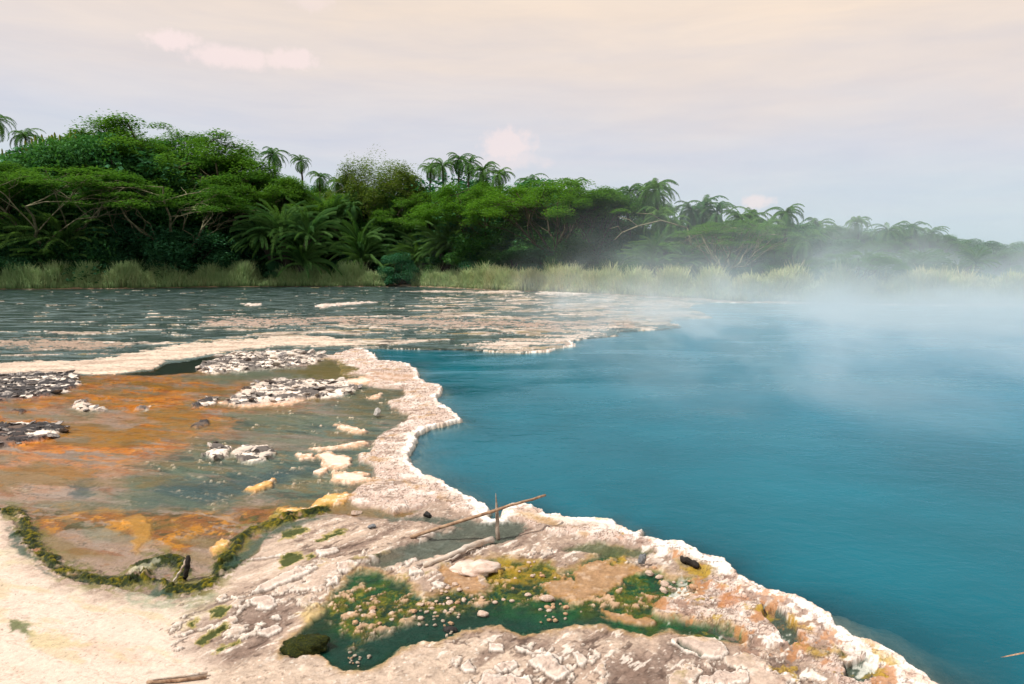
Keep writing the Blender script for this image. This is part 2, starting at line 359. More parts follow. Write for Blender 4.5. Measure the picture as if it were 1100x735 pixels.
# --- pink-white travertine rim
rim = sm(-2, 2, sRim + 3 * nf); rimn = fbm(flow[0] * .5, flow[1] * 1.1, 4.0, 5, 81, 0.62)
dr = np.clip(-dpool, 0, 3)
hr = 0.022 + 0.012 * rimn + 0.012 * n2
lv = (rimn + .6 * n2) * 3.2; fr = lv - np.floor(lv)
hr = hr + 0.010 * (np.floor(lv) + sm(0.0, 0.25, fr)) * 0.5
raise_(rim, hr)
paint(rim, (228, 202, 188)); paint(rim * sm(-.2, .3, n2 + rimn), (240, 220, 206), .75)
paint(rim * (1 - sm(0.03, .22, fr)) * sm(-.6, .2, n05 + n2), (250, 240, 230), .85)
paint(rim * sm(.80, .97, fr), (140, 114, 100), .75); rk = fbm(X * .45 - Y * .15, Y * 1.0, 3.4, 5, 83, .6); paint(rim * sm(.22, .42, rk), (150, 126, 110), .65); paint(rim * sm(.2, .38, -rk), (252, 242, 234), .8); hz += rim * .008 * sm(-.15, .15, -rk)  # dark step lines and crevices: shade between the layers painted into the colour
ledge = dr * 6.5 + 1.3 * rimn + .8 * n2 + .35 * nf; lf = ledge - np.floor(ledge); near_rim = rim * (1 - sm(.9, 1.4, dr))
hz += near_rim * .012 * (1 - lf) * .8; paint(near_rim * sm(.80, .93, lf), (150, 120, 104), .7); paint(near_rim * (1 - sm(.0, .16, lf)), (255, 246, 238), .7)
paint(rim * sm(.15, .5, n2 - .2 * n8) * sm(0.15, .5, dr), (206, 160, 100), .7)
paint(rim * sm(.35, .6, n8) * sm(.0, .4, -n2), (150, 142, 96), .5)

# --- basin with runoff: silt, orange mats, teal shallows
bas = sm(-2.2, 2.2, sBas + 2 * nf)
raise_(bas, -0.026 + 0.016 * st1 + 0.010 * n2 + 0.007 * nf)
paint(bas, (170, 140, 124)); paint(bas * sm(-.2, .4, st2), (184, 160, 152), .6)
wet = np.maximum(wet, bas)
ORANGE = [(-400,428),(0,432),(40,428),(75,424),(90,408),(160,401),(230,396),(262,402),(268,412),(240,420),(205,430),(240,440),(300,434),(333,437),(315,446),(240,456),(245,464),(190,470),(232,484),(180,492),(120,500),(60,498),(0,492),(-400,480)]
om = patch(ORANGE, 20, 1)
of = om * sm(-0.30, -0.22, st1 + 0.35 * st2 + .25 * nf)
paint(of, (236, 136, 24), .98); paint(of * sm(0.1, .2, n2 + .3 * st2 + .3 * nf), (240, 150, 44), .85); paint(of * sm(.25, .35, -n2 + .4 * st2 + .3 * nf), (186, 96, 44), .7)
OR2 = [(-400,488),(0,488),(80,498),(170,500),(130,515),(60,525),(20,540),(-400,545)]
o2 = patch(OR2, 12, 1)
paint(o2, (212, 156, 124), .8); paint(o2 * sm(.05, .14, st1 + .4 * nf), (220, 134, 66), .85)
OCH = [(20,550),(60,546),(110,540),(160,545),(210,540),(250,552),(300,536),(345,520),(372,512),(388,520),(372,540),(340,552),(290,560),(262,580),(250,575),(220,572),(200,590),(150,585),(110,580),(60,570),(30,566)]
oc = patch(OCH, 8, 1) * bas
paint(oc, (170, 104, 24), .9); paint(oc * sm(.1, .2, n2 + n8 * .4 + .3 * nf), (224, 146, 36), .9); paint(oc * sm(.15, .3, -n2 + .5 * n8 + .3 * nf), (88, 84, 40), .8)
LAV = [[(55,572),(100,565),(150,578),(190,585),(205,600),(150,600),(120,616),(90,612),(60,600)], [(0,512),(40,520),(110,512),(140,528),(100,535),(30,540),(0,545)], [(40,440),(65,432),(110,436),(140,445),(120,458),(80,455),(40,448)], [(100,455),(150,440),(165,452),(130,462)], [(20,445),(40,442),(35,452),(5,450)], [(110,410),(130,414),(125,420),(112,417)], [(205,595),(225,590),(232,600),(215,618),(205,610)]]
for p in LAV:
    m = patch(p, 1.6, 1); paint(m, (190, 156, 140), .7); hz -= 0.006 * m
TEAL = [(150,500),(200,484),(215,470),(250,462),(250,442),(330,440),(360,430),(385,405),(435,415),(437,450),(410,480),(400,510),(372,532),(330,545),(280,530),(240,545),(205,545),(160,540),(120,532),(130,512)]
tm = patch(TEAL, 14, 1) * bas; tm = tm * (.35 + .65 * sm(-.30, -.12, fbm(flow[0] * .35, flow[1], 1.2, 5, 160, .6)))
paint(tm, (104, 132, 116), .85); paint(tm * sm(.05, .15, st1 + .2 * nf), (78, 112, 104), .7); paint(tm * sm(0.2, .3, st2), (140, 136, 108), .6); paint(tm * sm(.25, .35, n2 + .2 * nf), (150, 128, 84), .55)
hz -= 0.012 * tm
bt = fbm(flow[0] * .4, flow[1], 3.2, 6, 19, .62)
paint(tm * sm(.12, .22, bt), (150, 118, 62), .6); paint(tm * sm(.14, .24, -bt), (54, 84, 76), .7); paint(bas * (1 - tm) * sm(.2, .28, bt), (188, 164, 154), .6); paint(bas * (1 - tm) * sm(.22, .32, -bt), (170, 96, 40), .55)
for p in ([(175,520),(200,512),(240,515),(300,505),(310,515),(260,528),(215,540),(170,540),(130,545),(140,530)], [(70,518),(82,515),(100,522),(98,532),(75,532)], [(250,505),(300,500),(340,505),(300,512)]):
    m = patch(p, 5, 1); paint(m, (62, 98, 106), .75); hz -= 0.012 * m
TEAL2 = [(200,404),(260,392),(330,396),(385,402),(390,412),(300,405),(240,412)]
m = patch(TEAL2, 5, 1) * bas; paint(m, (126, 140, 124), .8)
YGR = [(315,400),(330,392),(352,386),(372,390),(382,398),(370,405),(335,408)]
m = patch(YGR, 3, 1); paint(m, (142, 124, 44), .85); paint(m * sm(-.2, .3, st2), (92, 98, 50), .6)
# warm crust islands in the teal shallows
lin = np.abs(st1 + .25 * nf); lin2 = np.abs(fbm(flow[0] * .3, flow[1], 4.0, 5, 17, .6))
paint(bas * (1 - sm(0, .05, lin)), (96, 92, 74), .6); paint(bas * (1 - sm(0, .045, lin2)) * sm(-.1, .3, n2), (214, 188, 168), .55)
paint(bas * sm(.34, .46, n16 * .5 + .6 * st2), (226, 200, 176), .5); paint(bas * sm(.3, .42, -n16 * .4 + .6 * st2), (112, 98, 52), .5)
olv = fbm(flow[0] * .3, flow[1] * .9, 1.1, 5, 23, .55); paint(bas * sm(.02, .3, olv) * (1 - .5 * tm), (150, 122, 52), .55); paint(bas * sm(.1, .4, -olv), (128, 140, 112), .45)
ISL = [([(340,488),(352,486),(372,490),(376,498),(366,504),(345,502)], 0), ([(337,480),(360,478),(390,473),(395,476),(372,482),(340,484)], 0), ([(358,455),(372,456),(392,462),(388,466),(365,462)], 0), ([(395,427),(410,422),(412,425),(398,430)], 0),
       ([(262,524),(285,518),(292,512),(294,516),(290,522),(270,530)], 1), ([(316,488),(338,486),(336,492),(320,493)], 0), ([(355,508),(380,506),(396,508),(398,516),(380,520),(357,516)], 0), ([(300,545),(330,545),(352,532),(372,528),(384,533),(370,540),(345,546),(320,553),(300,554)], 1),
       ([(290,553),(306,549),(320,552),(300,556)], 1), ([(225,590),(240,578),(246,582),(238,592),(230,598)], 1), ([(400,400),(440,404),(452,408),(430,410),(405,408)], 0), ([(340,505),(352,500),(354,507),(342,510)], 0), ([(130,558),(150,552),(162,562),(158,580),(148,590),(138,580)], 2), ([(235,432),(262,424),(300,428),(330,430),(310,434),(260,438)], 0), ([(345,410),(398,404),(402,412),(360,416)], 0)]
for p, k in ISL:
    d = sdf(QX if k == 2 else PX, QY if k == 2 else PY, p, 20) + 2.5 * nf; m = sm(-1.5, 1.5, d)
    if k == 2: paint(sm(-6, 3, d), (206, 146, 60), .85); hz += .01 * m; continue
    raise_(m, 0.012 + 0.010 * n2 + 0.004 * n8)
    paint(m, (232, 204, 188) if k == 0 else (222, 176, 108), .95); paint(m * (1 - sm(1, 3, d)), (190, 138, 80), .6); paint(m * sm(0, .5, n8), (246, 230, 216), .6)
# grains breaking the surface
gr = bas * tm * sm(.42, .55, n8 * .7 + n2 * .5)
hz += gr * 0.03; paint(gr, (226, 204, 180), .8)

# --- mossy edge of the basin
MOSS = [[(8,548),(22,556),(26,570),(36,580),(42,592),(58,602),(70,612),(90,617),(105,622),(125,625),(142,622),(155,620)], [(140,620),(152,608),(166,602),(180,599),(192,603),(196,612),(192,622)], [(182,634),(195,632),(212,632),(228,622),(240,610),(252,600)], [(236,604),(250,590),(262,574),(272,566),(290,561),(310,556)], [(310,556),(335,550),(352,547)],
        [(155,620),(170,624),(185,628)]]
MW = [9.5, 8.5, 9.0, 7.5, 4.0, 4.5]
mossm = np.zeros(X.size)
for p, wd in zip(MOSS, MW):
    dl = linedist(PX, PY, p) / wd
    dl = dl * (1 + .55 * np.clip(fbm(X, Y, 1.6, 3, 140) + .1, -.6, 1)) + .55 * nf + .25 * n2; mossm = np.maximum(mossm, 1 - sm(.55, .95, dl))
    hz += 0.040 * np.clip(1 - dl, 0, 1) ** .7 * np.clip(1 + .9 * n16 + .9 * nf, .1, 3)
halo = np.zeros(X.size)
for p, wd in zip(MOSS, MW):
    dh = linedist(PX, PY, p) / wd; halo = np.maximum(halo, (1 - sm(.9, 2.3, dh)) * sm(-.05, .2, nf + .5 * n2))
paint(halo, (132, 128, 44), .7); mossm = mossm * sm(-.55, -.2, fbm(X, Y, 2.6, 4, 143, .6)); paint(mossm, (66, 84, 18)); paint(mossm * sm(.0, .5, n16 + .4 * n2), (170, 152, 28), .8); paint(mossm * sm(.1, .5, -n16 + .3 * n30), (30, 46, 14), .8)
m = patch([(136,618),(150,606),(166,601),(172,604),(150,615)], 1.5); paint(m, (206, 204, 180), .6)
for p in ([(6,566),(18,574),(30,592),(38,604),(20,594)], [(40,606),(48,612),(60,620),(48,618)], [(165,628),(182,634),(185,642),(160,640)], [(240,608),(262,590),(285,568),(330,557),(362,552),(330,562),(290,575),(265,600),(245,614)]):
    m = patch(p, 3); paint(m, (74, 110, 98), .75)

# --- green algae pool and warm channel
sAlg = sAlg + 2.5 * n8 + 1.5 * nf + 3 * n2; alg = sm(-3.5, 3.5, sAlg)
raise_(alg, -0.021 + 0.009 * n2 + 0.007 * nf)
paint(sm(-9, 0, sAlg + 2 * n8) * (1 - alg) , (206, 166, 92), .65)
paint(alg, (30, 122, 68)); paint(alg * sm(-.1, .4, n2 + .3 * n8), (110, 128, 30), .75); paint(alg * sm(0, .5, n05 + .4 * n2), (24, 66, 66), .7)
alup = patch([(350,650),(365,628),(440,630),(520,600),(600,600),(700,600),(760,630),(700,660),(620,650),(560,645),(520,650),(440,665),(380,690)], 8)
mt = fbm(X, Y, 5.0, 5, 150, .68); m = alg * alup * sm(.0, .12, mt); raise_(m, -.012 + .008 * nf); paint(m, (120, 132, 34), .8); paint(m * sm(.1, .3, n16), (196, 178, 70), .6); paint(alg * sm(.1, .25, -mt), (20, 92, 66), .7)
deep = patch([(345,700),(380,680),(430,670),(470,668),(560,660),(640,665),(640,672),(560,678),(470,684),(420,695),(400,715),(370,716)], 6, 1)
paint(deep * alg, (26, 96, 84), .75); hz -= .012 * deep * alg
al2 = alg * alup * sm(.20, .30, nd * .7 + .8 * nf); raise_(al2, .002 + .006 * n8); paint(al2, (222, 184, 150), .95); paint(alg * alup * sm(.0, .16, nd * .7 + .8 * nf) * (1 - sm(.22, .30, nd * .7 + .8 * nf)), (146, 130, 34), .85); paint(al2 * sm(.1, .5, n16), (246, 226, 206), .8)
for p in ([(640,600),(690,612),(668,628),(640,642),(610,648),(600,640),(618,628),(615,612)], [(585,625),(612,618),(622,630),(610,642),(590,640)], [(637,655),(660,657),(690,664),(705,668),(690,672),(655,665)], [(470,612),(500,608),(520,630),(512,638),(480,628)]):
    d = sdf(PX, PY, p, 20) + 5 * nf; m = sm(-1.5, 1.5, d); raise_(m, .004 + .012 * n2 + .006 * n8)
    paint(m, (204, 162, 122), .95); paint(m * (1 - sm(0, 4, d)), (190, 140, 60), .6); paint(m * sm(0, .5, n8), (226, 196, 168), .7)
YEL = [[(520,605),(545,600),(590,604),(598,615),(585,622),(545,625),(520,622)], [(655,592),(672,590),(680,604),(670,610),(655,602)], [(860,692),(880,690),(888,702),(876,708),(862,700)], [(845,662),(870,668),(868,676),(848,672)], [(890,690),(900,700),(912,712),(900,712),(890,702)], [(400,600),(420,592),(430,600),(412,608)]]
for p in YEL:
    m = patch(p, 3, 1); paint(m * sm(-.4, .1, n8), (196, 160, 44), .8); paint(m * sm(0.1, .4, -n8), (112, 116, 24), .8); hz += .012 * m * np.clip(n8 + .3, 0, 1)
m = patch([(345,690),(332,675),(318,660),(345,650),(362,660)], 4, 1) * (1 - alg); paint(m, (224, 196, 130), .7)
m = patch([(606,590),(640,582),(670,588),(700,592),(690,598),(650,596)], 2.5, 0); paint(m, (118, 130, 84), .8); hz -= .02 * m
ch = sm(-3, 3, sCh + 4 * nf)
raise_(ch, -.022 + .012 * n2 + .01 * n8); paint(ch, (116, 128, 116), .85); paint(ch * sm(.0, .4, n2), (150, 134, 118), .7)
for p in ([(816,652),(822,650),(834,656),(850,668),(862,690),(848,694),(838,684),(832,672),(820,664)], [(764,676),(796,684),(800,689),(780,686)], [(730,690),(752,704),(748,706),(728,694)], [(908,716),(930,706),(945,728),(925,735),(905,726)]):
    m = patch(p, 1.2); raise_(m, -.03 + .005 * n8); paint(m, (86, 112, 96), .9)
for p, c in (([(842,662),(856,660),(872,668),(868,680),(852,672)], (226, 178, 80)), ([(868,680),(884,674),(888,690),(878,700),(864,694)], (188, 158, 140)), ([(776,640),(800,645),(792,655),(774,650)], (214, 138, 84)), ([(806,625),(820,632),(812,640),(796,636)], (222, 170, 110)), ([(720,602),(748,606),(770,618),(750,622),(730,612)], (190, 170, 110)),
             ([(550,552),(575,552),(600,560),(590,565),(560,560)], (222, 184, 130)), ([(600,556),(640,560),(640,568),(610,566)], (232, 206, 180))):
    paint(patch(p, 4, 1), c, .75)

# --- wide white lip along the hot pool
wl = (0.20 - .07 * sm(6, 9, Ys)) + 0.15 * n2 + 0.09 * n8 + .05 * nf + .10 * sm(6, 4, Ys) * 1.0
lip = (1 - sm(0.6, 1.25, dr / (np.clip(wl, .04, 9) * (1 + Ys * .006)))) * (dpool < 0.05)
lipm = lip * (farD < 0)
hz = np.where(lipm > 0, np.maximum(hz, lipm * (0.020 + 0.010 * n2 + .008 * np.abs(rimn))), hz)
paint(lipm, (255, 250, 244), .97); paint(lipm * sm(.0, .25, rimn + .4 * n8), (238, 208, 190), .75); paint(lipm * sm(.3, .4, n16 + .3 * n8), (206, 178, 158), .5)

RT = patch([(640,560),(760,596),(900,672),(1005,740),(860,760),(800,700),(700,660),(690,640),(740,620),(700,600)], 8)
sn = fbm(dg[0] * .5, dg[1], 4.0, 5, 130, .65); sn2 = fbm(X, Y, 3.0, 5, 131, .6)
paint(RT * sm(.18, .34, sn), (214, 150, 96), .75); paint(RT * sm(.28, .42, sn2), (206, 170, 52), .8); paint(RT * sm(.25, .4, -sn2), (182, 150, 134), .8); paint(RT * (1 - sm(0, .05, np.abs(sn))), (120, 96, 84), .7); paint(RT * sm(.2, .34, -sn), (255, 248, 240), .9)
# --- stream flats and the low peninsula behind
strm = sm(-.6, .6, sStr) * (farD < 0.3)
raise_(strm, -0.055 + 0.02 * str_far)
paint(strm, (40, 66, 58)); paint(strm * sm(0, .3, str_fine), (84, 92, 60), .8); paint(strm * sm(.1, .4, -str_far), (26, 48, 48), .8); paint(strm * sm(.15, .35, str_ff), (128, 124, 100), .7); hz += strm * .014 * str_ff
prob = np.full(X.size, 0.21)
for p, v, s_ in (([(-600,345),(100,346),(210,335),(420,335),(520,330),(480,350),(360,372),(240,372),(120,390),(-600,392)], .37, 8), ([(250,352),(420,340),(460,318),(560,311),(700,318),(780,324),(780,345),(700,356),(600,380),(380,380),(300,372)], .53, 6),
                 ([(430,350),(520,345),(600,350),(590,370),(520,372),(430,368)], .46, 4), ([(640,320),(790,320),(790,350),(700,357),(620,352)], .64, 6)):
    m = patch(p, s_, 2); prob = prob * (1 - m) + v * m
cn = (str_far * 1.0 + str_fine * .38 + str_ff * .14) * .62 + .5
cr = sm(0, .05, cn - (1 - prob)) * strm
raise_(cr, 0.004 + 0.02 * np.clip(str_fine, 0, 1) + .02 * np.clip(cn - 1 + prob, 0, 1))
cc = sm(-.3, .3, fbm(X * .2, Y * .5, 2.0, 4, 90))
paint(cr, (208, 190, 174), .95); paint(cr * sm(-.05, .2, fbm(X * .4, Y * .8, .8, 5, 170, .6)), (238, 222, 206), .9); paint(cr * sm(.15, .35, str_fine), (134, 126, 84), .6); ed_ = cn - (1 - prob); paint(cr * (1 - sm(.03, .07, ed_)) * sm(-.35, .1, str_far + str_ff), (255, 246, 238), .9); paint(cr * sm(0, .4, -str_fine), (128, 122, 104), .7); paint(cr * sm(.2, .5, fbm(X * .3, Y, 3, 3, 91)), (90, 84, 80), .8); paint(cr * sm(.25, .5, fbm(X * .2, Y * .6, 1.5, 3, 93)), (170, 150, 90), .6)
BANDS = [([(0,389),(41,387),(76,388),(109,384.5),(142,379),(174,373.6),(207,368),(245,365.5),(300,363),(345,361),(380,366),(386,372),(345,372),(300,372),(273,375),(232,379),(202,386),(180,388),(163,396.5),(109,401),(76,403),(0,404.5),(-600,406),(-600,389)], (246,226,206), 1.4, .020),
         ([(225,343),(320,341),(420,342),(520,344),(600,346),(680,350),(600,352),(500,350),(420,347.5),(340,347),(280,350),(215,348)], (200,178,164), 1.2, .006),
         ([(-600,364),(0,366),(60,364.5),(100,367),(140,371),(110,375),(60,375),(0,373),(-600,373)], (194,172,154), 1.2, .008),
         ([(338,329),(345,326.5),(365,325.5),(395,323.5),(405,325),(370,328),(345,331)], (246,232,220), .6, .05), ([(260,328),(268,326),(282,326),(281,328.4),(268,329)], (246,234,222), .6, .05),
         ([(575,315.5),(585,313.5),(600,312.4),(618,313),(636,315.5),(632,317),(580,317)], (252,244,236), .5, .10), ([(500,314.5),(520,312.5),(556,312),(562,314),(530,315.5)], (240,226,212), .5, .05), ([(430,313),(470,311.8),(520,313),(470,314.6)], (226,210,196), .5, .03),
         ([(500,371),(530,367),(560,367),(580,364),(600,362),(640,354),(660,352),(640,360),(600,368),(560,375),(530,374)], (240,224,210), 1.2, .012)]
for p, c, s_, h_ in BANDS:
    d = sdf(SX, SY, p, 30); d = d + s_ * (1.6 * str_fine + 2.2 * str_ff + 1.2 * nf) * (3.0 if s_ > .55 and h_ < .019 else 1.0); m = sm(-s_, s_, d) * (farD < .3); raise_(m, h_ * .6 * (1 + .5 * np.clip(fbm(X, Y, 1.0, 3, 95), -1, 1)) + .004 * n8)
    paint(m, c, .96); paint(m * sm(-.1, .4, fbm(X * .3, Y, 1.6, 5, 96, .65)), (206, 176, 156), .65); paint(m * sm(.2, .4, str_ff), (150, 130, 112), .5)
m = patch([(125,401),(165,397.5),(181,389),(215,383),(250,381),(235,390),(208,399),(165,402)], 1.0, 2); raise_(m, -.06); paint(m, (34, 60, 56), .95)

# --- rough heaps of grey plates
HEAPS = [([(-60,408),(0,403),(40,400.5),(82,402),(86,412),(72,421),(40,426),(0,430),(-60,436)], 1, .035), ([(-60,460),(0,456),(20,455),(55,454),(76,459),(62,466),(52,472),(20,477),(0,480),(-60,484)], 1, .035),
         ([(212,397),(222,388),(245,381),(290,377),(345,378),(352,384),(330,392),(270,398),(225,401)], 0, .055), ([(243,432),(262,420),(278,411),(310,408),(372,409),(386,416),(372,424),(330,429),(290,433),(250,436)], 0, .045),
         ([(220,487),(232,478),(247,480),(243,490),(228,494)], 0, .03), ([(248,488),(262,478),(290,478),(297,486),(280,494),(255,496)], 0, .02), ([(76,434),(84,430),(98,434),(114,438),(104,441),(84,441)], 0, .02), ([(14,442),(22,438),(30,441),(26,444)], 1, .02), ([(141,440),(150,436),(160,437),(156,441)], 0, .02), ([(206,434),(220,428),(232,426),(230,434),(212,438)], 1, .03), ([(204,458),(212,452),(222,450),(222,456),(212,460)], 1, .02)]
f1, f2, cid = voronoi(X * .6 + .05 * n8, Y * .9 + .05 * n8, 5.0, 4)
heapm = np.zeros(X.size)
for p, dk, hh in HEAPS:
    m = patch(p, 1.6, 0); heapm = np.maximum(heapm, m)
    raise_(m, .0 + hh * (.45 + .55 * n2 + .5 * cid))
    paint(m, (110, 104, 102) if dk else (214, 200, 188), .9)
    paint(m * (cid > (.4 if dk else .62)), (74, 74, 78) if dk else (92, 88, 88), .85)
    paint(m * (cid < (.22 if dk else .3)), (236, 224, 212), .9)
hz += heapm * (0.03 * sm(0.02, .3, f2 - f1) * (0.5 + cid) - .012)
paint(heapm * (1 - sm(.02, .12, f2 - f1)), (40, 42, 46), .8)

# --- far bank soil
fb = sm(-.2, .6, farD)
raise_(fb, 0.06 + 0.4 * sm(0, 4, farD) + 1.2 * sm(3, 40, farD) + .05 * n05)
paint(fb, (200, 168, 138)); paint(sm(1.0, 2.5, farD + .6 * n2), (70, 78, 40))

# --- hot pool bed
edge = sm(-0.035, 0.02, dpool)
shelf = sm(0.3, 1.2, fbm(X, Y, .5, 3, 99) + .5)
hp = -0.10 - 0.35 * np.clip(dpool, 0, 3) * (1.6 - shelf) - 0.03 * n2
behind = farD < 0
hz = np.where(behind, hz * (1 - edge) + hp * edge, hz)
pe = edge * behind
paint(pe, (206, 196, 168)); paint(pe * sm(0.0, .6, n2), (150, 140, 110), .6)
# the dry side never dips to the pool level
hz = np.where((dpool > -.35) & (edge < .01) & (farD < 0) & (hz < -.03), -.03, hz)

WL = -0.009            # runoff and stream level
PWL = -0.050           # hot pool level
idx = np.arange(NR * NCc).reshape(NR, NCc)
quads = np.stack([idx[:-1, :-1], idx[:-1, 1:], idx[1:, 1:], idx[1:, :-1]], -1).reshape(-1, 4)
# deepen the painted contrast: grit at several sizes, then a gentle tone curve around the mid value
grit = fbm(X, Y, 9.0, 4, 120, .85); grit2 = fbm(X * .6, Y, 20.0, 3, 124, .8)
land = (1 - .6 * cream) * (hz > -.3) * (1 - .72 * bas) * (1 - .7 * lipm) * (1 - .5 * rim)
col *= (1 + (.30 * grit + .16 * grit2) * land)[:, None]
lum = col.mean(1, keepdims=True); col = np.clip(col * (np.clip(lum, .01, 1) / .42) ** .28, .004, .86)
col = np.clip(col * (1 + .52 * bas * (1 - np.clip(mossm, 0, 1)))[:, None], 0, .88)
col = np.clip(col * (1 + .14 * lipm)[:, None], 0, .90)
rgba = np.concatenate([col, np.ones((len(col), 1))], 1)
under = sm(0.006, -0.008, hz - WL)
damp = np.maximum(sm(.02, -.005, hz - WL), sm(-.02, -.05, hz) * (dpool > -.2))

m_ground, t, out = material('mineral_ground')
ac = t.new('ShaderNodeAttribute', attribute_name='Col'); aw = t.new('ShaderNodeAttribute', attribute_name='wet')
tcg = t.new('ShaderNodeTexCoord')
na = t.noise(34, 5, .7, tcg.outputs['Object']); nb = t.noise(150, 3, .7, tcg.outputs['Object'])
c1 = t.mix(1.0, ac.outputs['Color'], t.ramp(na, [(.28, (.80, .79, .77)), (.5, (1, 1, 1)), (.72, (1.13, 1.11, 1.08))]), 'MULTIPLY')
c1 = t.mix(1.0, c1, t.ramp(nb, [(.3, (.86, .85, .84)), (.7, (1.1, 1.1, 1.1))]), 'MULTIPLY')
hgt = t.math('ADD', t.math('MULTIPLY', na, 1.0), t.math('MULTIPLY', nb, .35))
bmp = t.new('ShaderNodeBump', {'Height': hgt, 'Distance': 0.007, 'Strength': t.new('ShaderNodeAttribute', attribute_name='bmp').outputs['Fac']})
rg = t.math('SUBTRACT', 0.88, t.math('MULTIPLY', aw.outputs['Fac'], .55))
bs = t.new('ShaderNodeBsdfPrincipled', {'Base Color': c1, 'Roughness': rg, 'Specular IOR Level': .2, 'Normal': bmp.outputs[0]})
t.l.new(bs.outputs[0], out.inputs[0])
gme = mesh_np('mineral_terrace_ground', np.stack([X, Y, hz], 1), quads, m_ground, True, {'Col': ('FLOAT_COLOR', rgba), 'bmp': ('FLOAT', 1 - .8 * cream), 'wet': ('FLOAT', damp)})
tag(link('ground', gme), 'pale mineral terrace with orange and green mats around the hot pool', 'ground', kind='structure')

def sub_sheet(name, vmask, zval, mat, attrs):
    fm = vmask[quads].any(1); q = quads[fm]; u, inv = np.unique(q.ravel(), return_inverse=True)
    zz_ = zval[u] if isinstance(zval, np.ndarray) else np.full(len(u), zval)
    return link(name, mesh_np(name, np.stack([X[u], Y[u], zz_], 1), inv.reshape(-1, 4), mat, True, {k: (a, b[u]) for k, (a, b) in attrs.items()}))

def water_mat(name, body, dens, rough, bumpd, scale, stretch, spec_tint=(1, 1, 1), ior=1.33, ruf=None):
    m, t, out = material(name)
    ad = t.new('ShaderNodeAttribute', attribute_name='depth')
    tc = t.new('ShaderNodeTexCoord')
    mp = t.new('ShaderNodeMapping', {'Vector': tc.outputs['Object'], 'Scale': stretch})
    h1 = t.noise(scale, 4, .55, mp.outputs[0], .4); h2 = t.noise(scale * 4.3, 3, .6, mp.outputs[0], .2)
    hh = t.math('ADD', h1, t.math('MULTIPLY', h2, .3))
    b = t.new('ShaderNodeBump', {'Height': hh, 'Distance': bumpd, 'Strength': 1.0})
    dn = t.noise(.35, 4, .5, tc.outputs['Object'])
    bodyc = t.mix(t.new('ShaderNodeMapRange', {'Value': dn, 'From Min': .3, 'From Max': .7}).outputs[0], tuple(c * .8 for c in body), tuple(c * 1.2 for c in body))
    fac = t.math('SUBTRACT', 1.0, t.math('EXPONENT', t.math('MULTIPLY', ad.outputs['Fac'], -dens)), clamp=True)
    tr = t.new('ShaderNodeBsdfTransparent', {'Color': (.93, .97, .96, 1)})
    df = t.new('ShaderNodeBsdfDiffuse', {'Color': bodyc, 'Normal': b.outputs[0]})
    m1 = t.new('ShaderNodeMixShader', {0: fac, 1: tr.outputs[0], 2: df.outputs[0]})
    gl = t.new('ShaderNodeBsdfGlossy', {'Color': (*spec_tint, 1), 'Roughness': rough, 'Normal': b.outputs[0]})
    if ruf:
        mp2 = t.new('ShaderNodeMapping', {'Vector': tc.outputs['Object'], 'Scale': (.35, 1, 1)}); rn = t.noise(ruf[2], 5, .7, mp2.outputs[0], .5)
        t.l.new(t.new('ShaderNodeMapRange', {'Value': rn, 'From Min': .42, 'From Max': .58, 'To Min': ruf[0], 'To Max': ruf[1]}).outputs[0], gl.inputs['Roughness'])
    fr = t.new('ShaderNodeFresnel', {'IOR': ior, 'Normal': b.outputs[0]})
    m2 = t.new('ShaderNodeMixShader', {0: fr.outputs[0], 1: m1.outputs[0], 2: gl.outputs[0]})
    t.l.new(m2.outputs[0], out.inputs[0])
    return m
dpo = np.clip(PWL - hz, 0, 5) + np.clip(dpool - 2.5, 0, 1) * 3
m_pool = water_mat('hot_pool_water', (0.0, 0.093, 0.132), 6.5, .08, .013, 2.2, (1, 1.5, 1), (.5, .8, 1), 1.27, (.05, .3, .5))
sub_sheet('hot_pool_water', (dpool > -0.12) & behind & (Y > -5), PWL, m_pool, {'depth': ('FLOAT', dpo)})
tag(bpy.data.objects['hot_pool_water'], 'milky turquoise water of the steaming hot pool', 'water', kind='structure')
m_run = water_mat('runoff_water', (0.03, .10, .08), 1.0, .06, .006, 5.0, (.5, 1.4, 1), (.5, .5, .5), 1.2)
sub_sheet('runoff_water', (hz < WL + .004) & (dpool < -.05) & (farD < 0) & (sStr < 0) & (Y > 0), WL, m_run, {'depth': ('FLOAT', np.clip(WL - hz, 0, 1))})
tag(bpy.data.objects['runoff_water'], 'thin clear runoff water over orange and teal mats', 'water', kind='structure')
m_str = water_mat('stream_water', (0.035, .085, .085), 8.0, 12 * .01, .11, 1.6, (.55, 1.6, 1), (.55, .72, .74), 1.33, (.05, .34, 1.3))
sub_sheet('stream_water', (hz < WL + .004) & (dpool < -.02) & (farD < .6) & (sStr >= -1), WL + .002, m_str, {'depth': ('FLOAT', np.clip(WL - hz, 0, 1))})
tag(bpy.data.objects['stream_water'], 'dark rippled stream running below the far reeds', 'water', kind='structure')

from bisect import bisect_left
def gz(x, y):
    """height of the ground at a world point"""
    j = int(np.clip(np.searchsorted(rowY, y), 1, NR - 1)); i = int(np.clip(np.searchsorted(gX[j], x), 1, NCc - 1))
    return float(hz[j * NCc + i])
